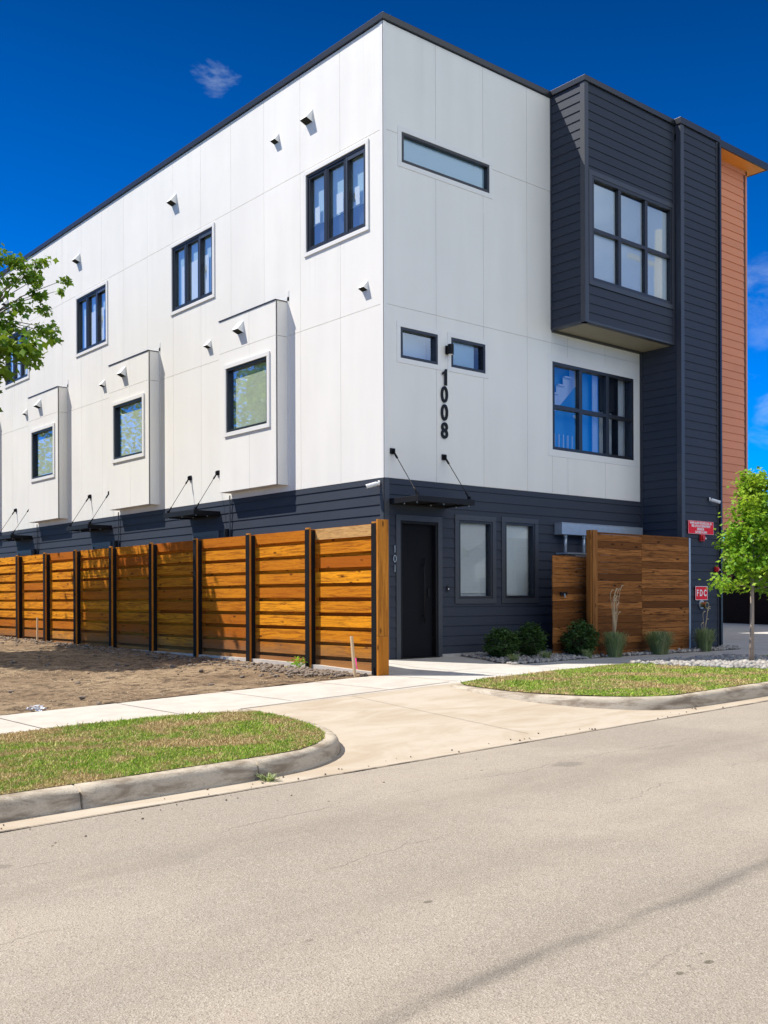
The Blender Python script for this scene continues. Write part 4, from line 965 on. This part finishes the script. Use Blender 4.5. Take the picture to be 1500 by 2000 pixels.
RB = empty('added_shade_wing', (10.65, 8.5, -.05)); tag(RB, 'added unseen white and charcoal wing shading the driveway behind the terracotta bay', 'building')  # unseen wing added to shade the rear driveway and far fence
mb = MB(); mb.box((0, 0, 3.1), (12.2, 12, 10.95)); mb.build('upper_wall', M['white'], RB)
mb = MB(); mb.box((.0, .01, 0), (12.2, 12, 3.1)); mb.build('lower_wall', M['dark'], RB)
mb = MB(); mb.box((-.0, -.06, 10.95), (12.26, 12.06, 11.1)); mb.build('coping', M['coping'], RB)
for x in (2, 6, 10):
    for z in (4.6, 7.6): mb = MB(); mb.box((x-.8, -.03, z), (x+.8, .02, z+1.4)); mb.build('window', M['frame'], RB)
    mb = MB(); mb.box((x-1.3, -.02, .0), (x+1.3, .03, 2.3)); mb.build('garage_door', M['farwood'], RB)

# ------------------------------------------------------------------ cedar fence (left)
FX = -1.75; FT = 2.18
F_ = empty('cedar_fence', (FX, 0, 0)); tag(F_, 'orange stained cedar board fence with black steel posts along the dirt lot', 'fence')
posts = [-1.99, -.31, 1.45, 3.27, 5.04, 6.86, 8.70, 10.46, 12.24, 14.05, 15.85, 17.65, 19.45, 21.25, 23.05, 24.85, 26.6]
for y in posts:
    g = Hap(FX-.15, y)
    mb = MB(); yy = y
    mb.box((-.150, yy-.055, g-.35), (-.142, yy+.055, FT-.02)); mb.box((-.102, yy-.05, g-.35), (-.02, yy+.05, FT-.03)); p_ = mb.build('post', M['postblack'], F_, bevel=.002)
    mb = MB(); mb.box((-.141, yy-.056, g-.3), (-.103, yy+.054, FT+.005), .3); mb.build('timber', M['postwood'], p_, bevel=.003)
yy = posts[0]
mb = MB(); mb.box((-.145, yy-.10, Hap(FX, yy)+.58), (.06, yy-.058, FT+.035), .2); mb.box((-.145, yy-.10, Hap(FX, yy)-.1), (.06, yy-.058, Hap(FX, yy)+.577), .8); mb.build('end_board', M['postwood'], F_, bevel=.004)
CP = .232
for k, (a, b) in enumerate(zip(posts, posts[1:])):
    mb = MB(); a_, b_ = a+.02, b-.0
    z = FT-.015; n = 0
    while z > .0:
        hb = .172+random.uniform(-.006, .006); sag = random.uniform(-.004, .004); o = random.uniform(-.003, .003)
        lo_ = z-hb
        if lo_ < Hap(FX, b)-.05: lo_ = Hap(FX, b)-.05
        r = random.random()
        n0 = len(mb.v)
        mb.box((-.012+o, a_, lo_), (.012+o, b_, z), r)
        for q in range(n0, n0+8):
            v = mb.v[q]; mb.v[q] = (v[0], v[1], v[2]+(sag if v[1] > (a_+b_)/2 else -sag))
        # board behind, covering the gap
        mb.box((.085, a_, z-hb-.11), (.105, b_, z-hb+.06), random.random())
        z -= CP; n += 1
    mb.build('board_panel', M['fencewood'], F_)
    mb = MB(); mb.box((.107, a_+.75, .1), (.15, a_+.82, FT-.05)); mb.build('nailer', M['postwood'], F_)
mb = MB(); mb.box((-.0145, posts[0]+.125, FT-.19), (-.0125, posts[1]-.06, FT-.018)); mb.build('rough_top_board', M['osb'], F_)
e = empty('footing_strip', (FX, 0, 0)); e.name = 'concrete_footing'
mb = MB()
for a, b in zip(posts, posts[1:]):
    z0, z1 = Hap(FX, a)+.0, Hap(FX, b)+.0; n = len(mb.v)
    mb.v += [(-.10, a, z0-.2), (.12, a, z0-.2), (.12, b, z1-.2), (-.10, b, z1-.2), (-.10, a, z0+.035), (.12, a, z0+.035), (.12, b, z1+.035), (-.10, b, z1+.035)]
    for f in ((0,3,2,1),(4,5,6,7),(0,1,5,4),(1,2,6,5),(2,3,7,6),(3,0,4,7)): mb.f.append(tuple(n+i for i in f)); mb.r.append(.5)
tag(e, 'thin concrete footing strip under the orange fence', 'footing'); mb.build('strip', M['sidewalk'], e)

# ------------------------------------------------------------------ brown cedar screen (right)
def screen(name, label, x0, x1, y, z0, z1, split, post=True, seed=1):
    rr = random.Random(seed); e = empty(name, (x0, y, 0)); tag(e, label, 'screen')
    segs = [(0, split), (split, x1-x0)] if split else [(0, x1-x0)]
    for (a, b) in segs:
        mb = MB(); z = z0
        while z < z1-.01:
            h = rr.choice([.135, .135, .14, .09]); t = min(z+h, z1); o = rr.uniform(-.007, .005)
            mb.box((a+.003, o, z+.003), (b-.003, o+.02, t-.004), rr.random()**1.2 if rr.random() > .08 else 0.0); z = t
        mb.build('board_panel', M['screenwood'], e)
    if post:
        mb = MB(); mb.box((-.02, -.028, z0), (.13, -.006, z1+.03), .3); mb.box((-.06, -.006, z0), (-.02, .10, z1+.03), .6); mb.build('corner_post', M['screenpost'], e, bevel=.004)
        mb = MB(); mb.box((x1-x0-.03, -.012, z0), (x1-x0+.03, -.006, z1-.01)); mb.build('edge_strip', M['galv'], e)
    for x in (.2, (x1-x0)/2, x1-x0-.2): mb = MB(); mb.box((x, .022, z0), (x+.08, .10, z1-.03)); mb.build('backing_post', M['screenpost'], e)
    return e
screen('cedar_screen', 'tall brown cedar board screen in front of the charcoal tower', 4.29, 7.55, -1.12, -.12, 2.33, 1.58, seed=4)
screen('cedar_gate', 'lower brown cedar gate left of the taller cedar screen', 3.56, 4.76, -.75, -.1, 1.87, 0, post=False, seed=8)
e = empty('gate_latch', (3.85, -.76, 1.13)); tag(e, 'black latch with silver pull on the lower cedar gate', 'latch')
mb = MB(); mb.box((-.09, -.03, -.03), (.09, 0, .03)); mb.build('backplate', M['black'], e); mb = MB(); mb.tube([(0, -.04, .0), (0, -.05, -.07)], .012, 8); mb.build('pull', M['galv'], e)
# far fence behind the driveway
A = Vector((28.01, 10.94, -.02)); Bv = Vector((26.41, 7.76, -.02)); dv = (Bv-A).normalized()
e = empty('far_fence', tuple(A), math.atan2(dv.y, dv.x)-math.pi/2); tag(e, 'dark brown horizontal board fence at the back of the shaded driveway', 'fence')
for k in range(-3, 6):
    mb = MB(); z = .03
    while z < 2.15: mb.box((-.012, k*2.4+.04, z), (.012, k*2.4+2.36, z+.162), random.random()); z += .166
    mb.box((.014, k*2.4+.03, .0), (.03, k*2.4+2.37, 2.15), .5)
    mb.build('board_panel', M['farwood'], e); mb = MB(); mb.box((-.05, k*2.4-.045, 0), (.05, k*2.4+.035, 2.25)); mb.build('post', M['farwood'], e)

# ------------------------------------------------------------------ small things on the ground
def stake(x, y, h, label, ribbon, lean):
    e = empty('survey_stake', (x, y, Hap(x, y)-.05)); tag(e, label, 'stake', 'wooden survey stakes by the fence'); 
    mb = MB(); n = 0; mb.box((-.018, -.018, 0), (.018, .018, h)); 
    mb.v = [(v[0]*(1 if v[2] < h/2 else .9)+lean[0]*v[2], v[1]+lean[1]*v[2], v[2]) for v in mb.v]; mb.build('stick', M['stake'], e)
    if ribbon:
        mb = MB(); z = h*.42
        mb.quad((-.02, -.02, z+.06), (-.03, -.07, z+.05), (-.035, -.085, z-.05), (-.02, -.05, z-.07)); mb.quad((-.02, -.05, z-.07), (-.035, -.085, z-.05), (-.02, -.09, z-.1), (-.015, -.06, z-.12)); mb.build('ribbon', M['pink'], e)
stake(-2.15, -1.86, .64, 'leaning wooden stake with a pink ribbon near the fence end', True, (0, .13))
stake(-2.05, 10.49, .62, 'plain wooden stake beside the far fence panels at left', False, (0, 0))
e = empty('crumpled_litter', (-6.95, -1.9, Hap(-6.95, -1.9))); tag(e, 'crumpled white and dark litter on dirt at the sidewalk edge', 'litter')
mb = MB(); rr = random.Random(5)
for k in range(26):
    c = Vector((rr.uniform(-.09, .09), rr.uniform(-.05, .05), rr.uniform(.005, .05))); mb.quad(*[c+Vector((rr.uniform(-.05, .05), rr.uniform(-.04, .04), rr.uniform(-.02, .025))) for _ in range(4)])
mb.build('paper', M['paper'], e)

# ------------------------------------------------------------------ plants
def lobed(n=5):
    """flat lobed leaf outline in xy, stem at origin"""
    pts = []
    for i in range(2*n+1):
        a = -2.2+4.4*i/(2*n); r = 1.0 if i % 2 == 1 else .52
        if i == n or i == n-1 or i == n+1: r *= 1.15
        pts.append((math.cos(a)*r*.55+.45, math.sin(a)*r*.55))
    return [(0, 0)]+pts
def leaves(name, centers, dirs, size, mat, parent, shape='lobed', droop=.35, seed=1, cup=.2):
    rr = np.random.default_rng(seed); n = len(centers)
    if shape == 'lobed': O = np.array(lobed(3)); k = len(O)
    elif shape == 'blade': O = np.array([(0, 0), (.5, -.17), (1, 0), (.5, .17)]); k = 4
    else: O = np.array([(0, 0), (.35, -.28), (.8, -.2), (1, 0), (.8, .2), (.35, .28)]); k = 6
    C_ = np.array(centers); s = size*rr.uniform(.65, 1.25, n)
    a = rr.random(n)*6.283; el = rr.normal(-droop, .45, n)
    X = np.stack([np.cos(a)*np.cos(el), np.sin(a)*np.cos(el), np.sin(el)], 1)
    roll = rr.normal(0, .6, n); Zr = np.array([0, 0, 1.])
    Y = np.cross(Zr, X); Y /= np.linalg.norm(Y, axis=1)[:, None]+1e-9; Zp = np.cross(X, Y)
    Yr = Y*np.cos(roll)[:, None]+Zp*np.sin(roll)[:, None]; Zq = np.cross(X, Yr)
    V = C_[:, None]+(X[:, None]*O[None, :, :1]+Yr[:, None]*O[None, :, 1:2]-Zq[:, None]*(cup*(O[None, :, :1]**2+2*O[None, :, 1:2]**2)))*s[:, None, None]
    V = V.reshape(-1, 3); F = (np.arange(k)[None]+(np.arange(n)*k)[:, None])
    return npmesh(name, V, F, mat, rnd=rr.random(n), parent=parent)
def branchy(mb, p0, d0, L, r0, depth, rr, tips, up=.15, nseg=5, spread=.7, segtips=True):
    pts = [p0]; d = d0.normalized(); p = p0.copy()
    for i in range(nseg):
        d = (d+Vector((rr.gauss(0, .16), rr.gauss(0, .16), rr.gauss(0, .12)+up*.25))).normalized(); p = p+d*L/nseg; pts.append(p.copy())
        if depth <= 1 or i >= nseg-2: tips.append((p.copy(), d.copy()))
    rad = [max(.0035, r0*(1-.75*i/nseg)) for i in range(nseg+1)]
    mb.tube(pts, rad, 6 if r0 < .03 else 9, cap=False)
    if depth <= 0: return
    for i in range(1, nseg+1):
        for _ in range(1 if i < nseg else 2):
            if rr.random() < .88:
                s = Vector((rr.gauss(0, 1), rr.gauss(0, 1), rr.gauss(.1, .6))).normalized()
                nd = (d*.55+s*spread).normalized()
                branchy(mb, pts[i], nd, L*rr.uniform(.45, .65), rad[i]*.62, depth-1, rr, tips, up, max(3, nseg-1), spread)
# big tree, trunk outside the frame at left
rr = random.Random(21)
T = empty('oak_tree', (-6.9, 8.6, Hap(-6.9, 8.6)-.05)); tag(T, 'leafy tree whose branches hang over the far left of the white facade', 'tree')
mb = MB(); mb.tube([(0, 0, 0), (.05, -.05, 1.2), (.0, .0, 2.6), (.15, -.2, 4.2), (.3, -.5, 5.6)], [.24, .19, .165, .14, .10], 14); 
limbs = MB(); tips = []
for (p, d, L) in (((.05, -.05, 3.0), (.9, -.75, .9), 2.2), ((.15, -.2, 4.2), (.85, -.9, .75), 2.6), ((.3, -.5, 5.5), (.7, -.5, 1), 2.2), ((.1, 0, 3.4), (-.9, .3, .7), 2.4), ((.2, -.2, 4.6), (-.3, .9, .8), 2.3),
                  ((.3, -.5, 5.3), (-.3, -.9, .7), 2.2), ((.3, -.5, 5.6), (.1, .1, 1), 2.0), ((.1, -.1, 3.6), (.2, -1, .5), 2.4), ((.2, -.3, 4.9), (.9, .1, .6), 1.9)):
    branchy(limbs, Vector(p), Vector(d), L, .075, 2, rr, tips)
mb.build('trunk', M['bark'], T, smooth=True)
tw = np.array(T.location)
def okp(p):      # keep the crown off the sunny wall, inside its own envelope
    P = Vector(p)+Vector(tw); dv_ = P-CAMP; zf = dv_.dot(fw); px = 750+2015*dv_.dot(cr)/zf; py = 1171-2015*dv_.dot(cu)/zf
    if px > 132: return False
    if px > -5 and (py > 735 or py < 488): return False
    if px > 60 and py > 690: return False
    if px > 105 and not (535 < py < 570 or 500 < py < 530): return False
    return True
lc = []
O_ = Vector(T.location)
hub = Vector((-4.75, 6.6, 6.35))-O_
nfront = 0
limbs.tube([Vector((.3, -.5, 5.3)), Vector((.9, -.9, 5.9)), hub, Vector((-4.35, 6.35, 7.0))-O_], [.09, .07, .05, .03], 8)
for (X, z, Y, nl, rd) in ((-4.43, 7.62, 6.2, 110, .20), (-4.1, 7.70, 6.4, 90, .18), (-3.95, 7.45, 6.1, 90, .2), (-3.72, 7.72, 6.3, 50, .13), (-3.78, 7.35, 6.3, 60, .16), (-3.15, 7.48, 6.2, 34, .10), (-3.2, 7.28, 6.3, 20, .08), (-3.5, 7.80, 6.3, 30, .10),
    (-3.75, 7.05, 6.1, 70, .16), (-3.55, 6.85, 6.3, 60, .14), (-3.45, 6.45, 6.2, 50, .14), (-3.36, 6.25, 6.2, 26, .09), (-3.7, 6.35, 6.1, 80, .2), (-4.1, 6.75, 6.1, 90, .2), (-4.35, 6.4, 6.2, 120, .25), (-3.95, 6.05, 6.2, 90, .2),
    (-3.85, 5.75, 6.1, 60, .15), (-4.3, 5.95, 6.2, 90, .2), (-4.5, 7.1, 6.2, 60, .2), (-4.2, 7.25, 6.1, 50, .16), (-4.6, 5.85, 6.2, 60, .2)):
    c = Vector((X, Y, z))-O_; mid = (hub+c)/2+Vector((0, 0, .12)); limbs.tube([hub, mid, c], [.018, .011, .004], 5)
    for _ in range(int(nl*.85)):
        q = c+Vector((rr.gauss(0, rd*.5), rr.gauss(0, rd*.75), rr.gauss(0, rd*.42)))
        lc.append(tuple(q))
nfront = len(lc)
for (X, Y, z) in ((-5.2, 10.5, 6.8), (-5.8, 11.2, 7.8), (-4.7, 9.4, 6.1), (-5.0, 8.4, 5.9), (-5.5, 9.6, 7.3), (-6.2, 10.0, 8.6), (-5.1, 7.6, 6.4), (-6.0, 8.6, 8.2), (-5.6, 7.2, 7.6), (-6.6, 9.0, 9.2)):
    c = Vector((X, Y, z))-O_; limbs.tube([Vector((.2, -.3, 4.9)), (c+Vector((.2, -.3, 4.9)))/2+Vector((0, 0, .2)), c], [.05, .035, .012], 6)
    for _ in range(620): lc.append(tuple(c+Vector((rr.gauss(0, .42), rr.gauss(0, .5), rr.gauss(0, .38)))))
for p, d in tips:
    if not okp(p): continue
    for _ in range(48):
        q = p+Vector((rr.gauss(0, .16), rr.gauss(0, .16), rr.gauss(0, .12)))
        if okp(q): lc.append(tuple(q))
# drop twigs outside the crown envelope
keepf = []; keepr = []
for f, r_ in zip(limbs.f, limbs.r):
    c = Vector(limbs.v[f[0]])
    if okp(c): keepf.append(f); keepr.append(r_)
limbs.f = keepf; limbs.r = keepr
limbs.build('limbs', M['bark'], T, smooth=True)
leaves('crown', lc, None, np.where(np.arange(len(lc)) < nfront, .115, .17), M['leaf'], T, 'lobed', .35, 4)
print('oak leaves', len(lc), 'tips', len(tips))
# sapling
rr = random.Random(6)
T2 = empty('sapling', (4.26, -4.48, -.08)); tag(T2, 'slim young tree with bright green leaves standing in river stones at right', 'tree')
mb = MB(); mb.tube([(0, 0, 0), (.02, 0, .5), (.05, .01, 1.2), (.08, 0, 1.9), (.12, 0, 2.7), (.16, .02, 3.2)], [.044, .037, .031, .023, .014, .006], 10); mb.tube([(-.06, -.03, 0), (-.02, -.01, .5), (.035, 0, 1.0)], [.022, .02, .016], 8); mb.tube([(.10, .02, 0), (.05, .01, .12), (.02, 0, .3)], [.010, .013, .013], 6)
mb.build('trunk', M['bark2'], T2, smooth=True)
limbs = MB(); tips = []
for k in range(36):
    h = 1.25+k*.052; a = k*2.4; t = (h-1.25)/1.9; L = (.31*(1-t)**.8+.14)*rr.uniform(.75, 1.1)
    branchy(limbs, Vector((.05+.04*(h-1.2), 0, h)), Vector((math.cos(a), math.sin(a), .22+.5*t)), L, .011, 1, rr, tips, .1, 4, .6)
limbs.build('limbs', M['bark2'], T2, smooth=True)
lc = [tuple(p+Vector((rr.gauss(0, .075), rr.gauss(0, .075), rr.gauss(0, .055)))) for p, d in tips if p.x > -.66 for _ in range(11)]
leaves('crown', lc, None, .072, M['leaf2'], T2, 'lobed', .25, 9); print('sapling leaves', len(lc))
# background trees beyond the driveway
def bigtree(x, y, h, rad, label, seed, mat='leaf3', n=9000, ls=.22, group='trees beyond the driveway'):
    rr = random.Random(seed); e = empty('background_tree', (x, y, -.3)); tag(e, label, 'tree', group)
    mb = MB(); mb.tube([(0, 0, 0), (.1, 0, h*.3), (0, .1, h*.6)], [.2, .15, .08], 10); mb.build('trunk', M['bark'], e, smooth=True)
    blobs = [(Vector((rr.gauss(0, rad*.45), rr.gauss(0, rad*.45), h*rr.uniform(.38, .88))), rad*rr.uniform(.28, .5)) for _ in range(16)]
    pts = []
    for _ in range(n):
        c, r_ = rr.choice(blobs); v = Vector((rr.gauss(0, 1), rr.gauss(0, 1), rr.gauss(0, 1))).normalized()*r_*rr.uniform(.6, 1.05); pts.append(tuple(c+v))
    leaves('crown', pts, None, ls, M[mat], e, 'oval', .2, seed)
bigtree(33.0, 12.8, 4.6, 2.3, 'low bushy tree over the dark fence, left of the sapling', 31)
bigtree(35.3, 11.3, 4.9, 2.6, 'wider bushy tree over the dark fence behind the sapling', 32)
bigtree(36.0, 14.6, 5.4, 3.0, 'farther green tree showing under the terracotta bay', 33, n=7000)
bigtree(32.5, 8.5, 5.0, 2.6, 'green tree at the right edge behind the sapling', 34)
# shrubs
def shrub(x, y, r, h, label, seed):
    rr = random.Random(seed); e = empty('shrub', (x, y, -.08)); tag(e, label, 'shrub', 'dark round shrubs by the wall'); pts = []
    for _ in range(2600):
        v = Vector((rr.gauss(0, 1), rr.gauss(0, 1), rr.gauss(0, 1))).normalized(); k = rr.uniform(.45, 1.0)**.5
        b = 1+.42*mnoise.noise(v*2.0+Vector((seed, 0, 0)))
        pts.append((v.x*r*k*b, v.y*r*k*b, h*.52+v.z*h*.5*k*b))
    for _ in range(26):
        a_ = rr.random()*6.283; e_ = rr.uniform(.25, 1.35); u_ = Vector((math.cos(a_)*math.cos(e_), math.sin(a_)*math.cos(e_), math.sin(e_)))
        for k_ in range(16):
            f_ = .7+.45*k_/16; pts.append((u_.x*r*f_+rr.gauss(0, .012), u_.y*r*f_+rr.gauss(0, .012), h*.45+u_.z*h*.55*f_+rr.gauss(0, .012)))
    mb = MB()
    for a in range(9): mb.tube([(0, 0, 0), (math.cos(a*.7)*r*.4, math.sin(a*.7)*r*.4, h*.4), (math.cos(a*.7)*r*.7, math.sin(a*.7)*r*.7, h*.7)], [.012, .008, .004], 5)
    mb.build('stems', M['bark'], e)
    leaves('foliage', [p for p in pts if p[2] > .02], None, .052, M['shrub'], e, 'oval', -.1, seed)
shrub(2.12, -.78, .31, .56, 'small dark shrub nearest the black door', 41)
shrub(2.86, -.80, .33, .64, 'middle dark shrub below the second ground floor window', 42)
shrub(3.92, -1.12, .33, .66, 'dark shrub in front of the lower cedar gate', 43)
def grassclump(name, x, y, h, r, n, label, cat, group, seed, reeds=0, rh=1.2, mat='orngrass', lean=(0, 0), wd=.004):
    rr = random.Random(seed); e = empty(name, (x, y, Hap(x, y))); tag(e, label, cat, group); mb = MB()
    for _ in range(n):
        a = rr.random()*6.283; l = h*rr.uniform(.55, 1.1); out = r*rr.uniform(.1, 1.0); q_ = r*.42*rr.random()**.6; b = Vector((math.cos(a+rr.gauss(0, .5))*q_, math.sin(a+rr.gauss(0, .5))*q_, 0)); w = wd*rr.uniform(.7, 1.4)
        dr = Vector((math.cos(a), math.sin(a), 0)); sd = Vector((-dr.y, dr.x, 0))*w; pts = [b, b+dr*out*.25+Vector((0, 0, l*.5)), b+dr*out*.62+Vector((0, 0, l*.86)), b+dr*out+Vector((0, 0, l*(.98-.35*rr.random())))]
        c = rr.random()
        for i in range(2): mb.quad(pts[i]-sd, pts[i]+sd, pts[i+1]+sd*.8, pts[i+1]-sd*.8, r=c)
        mb.quad(pts[2]-sd*.8, pts[2]+sd*.8, pts[3], r=c)
    mb.build('blades', M[mat], e)
    if reeds:
        mb = MB()
        for k in range(reeds):
            a = rr.random()*6.283; x1 = rr.gauss(lean[0], .07); l = rh*rr.uniform(.62, 1.0)
            if k == 0: l = rh; x1 = lean[0]+.16
            pts = [(rr.gauss(0, .04), rr.gauss(0, .03), .1), (x1*.4, 0, l*.6), (x1, 0, l*.93), (x1+.06, 0, l), (x1+.11, 0, l-.01)]
            mb.tube(pts, [.006, .005, .0045, .009, .006], 5)
        mb.build('dry_stalks', M['reed'], e)
grassclump('ornamental_grass', 4.50, -1.48, .52, .27, 900, 'grass clump with tall dry stalks beside the cedar corner post', 'grass clump', 'ornamental grass clumps by the screen', 51, 12, 1.38, lean=(.02, 0))
grassclump('ornamental_grass', 5.95, -1.48, .50, .33, 1000, 'grass clump in front of the middle of the cedar screen', 'grass clump', 'ornamental grass clumps by the screen', 52)
grassclump('ornamental_grass', 7.62, -1.44, .52, .26, 800, 'grass clump with thin stalks below the FDC sign', 'grass clump', 'ornamental grass clumps by the screen', 53, 5, .95, lean=(-.05, 0))
for k, (x, y, lb) in enumerate(((1.75, -1.42, 'small pale grass tuft in the stones nearest the door'), (2.75, -1.28, 'small pale grass tuft in front of the middle shrub'), (3.75, -1.42, 'small bright grass tuft in front of the third shrub'))):
    grassclump('grass_tuft', x, y, .19, .16, 90, lb, 'grass tuft', 'small grass tufts in the stones', 60+k, wd=.006)
grassclump('kerb_weed', -6.97, -6.80, .06, .11, 60, 'weedy grass tuft growing at the broken kerb joint', 'weed', None, 70, wd=.005)
rr = random.Random(8); e = empty('broadleaf_weed', (-1.98, -.22, Hap(-1.98, -.22))); tag(e, 'leafy green weed at the foot of the orange fence', 'weed')
leaves('foliage', [(rr.gauss(0, .05), rr.gauss(0, .12), rr.uniform(.03, .2)) for _ in range(38)], None, .075, M['leaf2'], e, 'oval', 0, 8)
mb = MB()
for a in range(5): mb.tube([(0, 0, 0), (.01*a-.02, .07*(a-2), .15)], .004, 5)
mb.build('stems', M['leaf2'], e)

# ------------------------------------------------------------------ utility pole at right and the far side of the street (seen in the glass)
e = empty('utility_pole', (13.0, -5.1, -.2)); tag(e, 'tall weathered wooden utility pole mirrored in the upper charcoal bay window', 'utility pole')
mb = MB(); mb.tube([(0, 0, 0), (.05, 0, 6), (.08, 0, 11.6)], [.19, .16, .13], 16); mb.build('pole', M['stake'], e, smooth=True)
mb = MB(); mb.box((-1.2, -.18, 10.6), (1.3, -.08, 10.72)); mb.build('crossarm', M['stake'], e)
mb = MB(); mb.tube([(-.45, 0, 8.6), (-.45, 0, 9.5)], .25, 16); mb.build('transformer', M['galv'], e)
mb = MB(); mb.tube([(-.1, 0, 8.0), (-.9, -.1, 8.5), (-1.9, -.2, 8.55)], [.03, .03, .025], 8); mb.build('lamp_arm', M['galv'], e)
M['housewall'] = simple('pale_house_siding', (.62, .58, .52), .7, .08); M['roofsh'] = simple('roof_shingle', (.22, .20, .19), .9, .3, ns=12)
def cottage(x, y, label, w=11, d=8, wallmat='housewall'):
    e = empty('cottage', (x, y, -.15)); tag(e, label, 'house', 'cottages across the street')
    mb = MB(); mb.box((-w/2, -d/2, 0), (w/2, d/2, 2.9)); mb.quad((-w/2, d/2, 2.9), (w/2, d/2, 2.9), (0, d/2, 5.6)); mb.quad((-w/2, -d/2, 2.9), (w/2, -d/2, 2.9), (0, -d/2, 5.6)); mb.build('wall', M[wallmat], e)
    mb = MB(); q = .35
    for s in (-1, 1):
        a = Vector((s*(w/2+.5), -d/2-q, 2.65)); b = Vector((0, -d/2-q, 5.72)); c = Vector((0, d/2+q, 5.72)); f = Vector((s*(w/2+.5), d/2+q, 2.65)); up = Vector((0, 0, .14))
        mb.quad(a, b, c, f); mb.quad(a+up, b+up, c+up, f+up); mb.quad(a, a+up, b+up, b); mb.quad(f, f+up, c+up, c); mb.quad(a, a+up, f+up, f)
    mb.build('roof', M['roofsh'], e)
    for xx in (-3.2, 2.6): mb = MB(); mb.box((xx, d/2, 1.0), (xx+1.5, d/2+.06, 2.3)); mb.build('window', M['frame'], e)
    mb = MB(); mb.box((-.5, d/2, 0), (.5, d/2+.08, 2.1)); mb.build('door', M['screenpost'], e)
cottage(14, -27, 'pale gabled cottage across the street mirrored in the lower windows'); cottage(30, -28, 'farther gabled cottage across the street, right of the first one'); cottage(-8, -30, 'gabled cottage across the street behind the viewer')
for k, (x, y) in enumerate(((22, -24), (4, -25), (38, -22))): bigtree(x, y, 7.5, 3.5, ['round shade tree between the cottages across the street', 'shade tree left of the first cottage across the street', 'shade tree at the far right across the street'][k], 80+k, n=2500, ls=.4, group='trees across the street')
for k, (x, y) in enumerate(((-14, 23), (-14, 32), (-21, 26), (-22, 38), (-28, 15), (-10, 40), (-12, 53))): bigtree(x, y, 13, 5.5, ['tree beyond the dirt lot nearest the white wall', 'second tree from the street along the white wall beyond the dirt lot', 'tree in the second row beyond the dirt lot', 'tree in the far corner beyond the dirt lot', 'tree beyond the dirt lot nearest the street', 'next to farthest tree along the white wall beyond the dirt lot', 'farthest tree along the white wall beyond the dirt lot'][k], 90+k, n=6500, ls=.24, group='trees beyond the dirt lot')
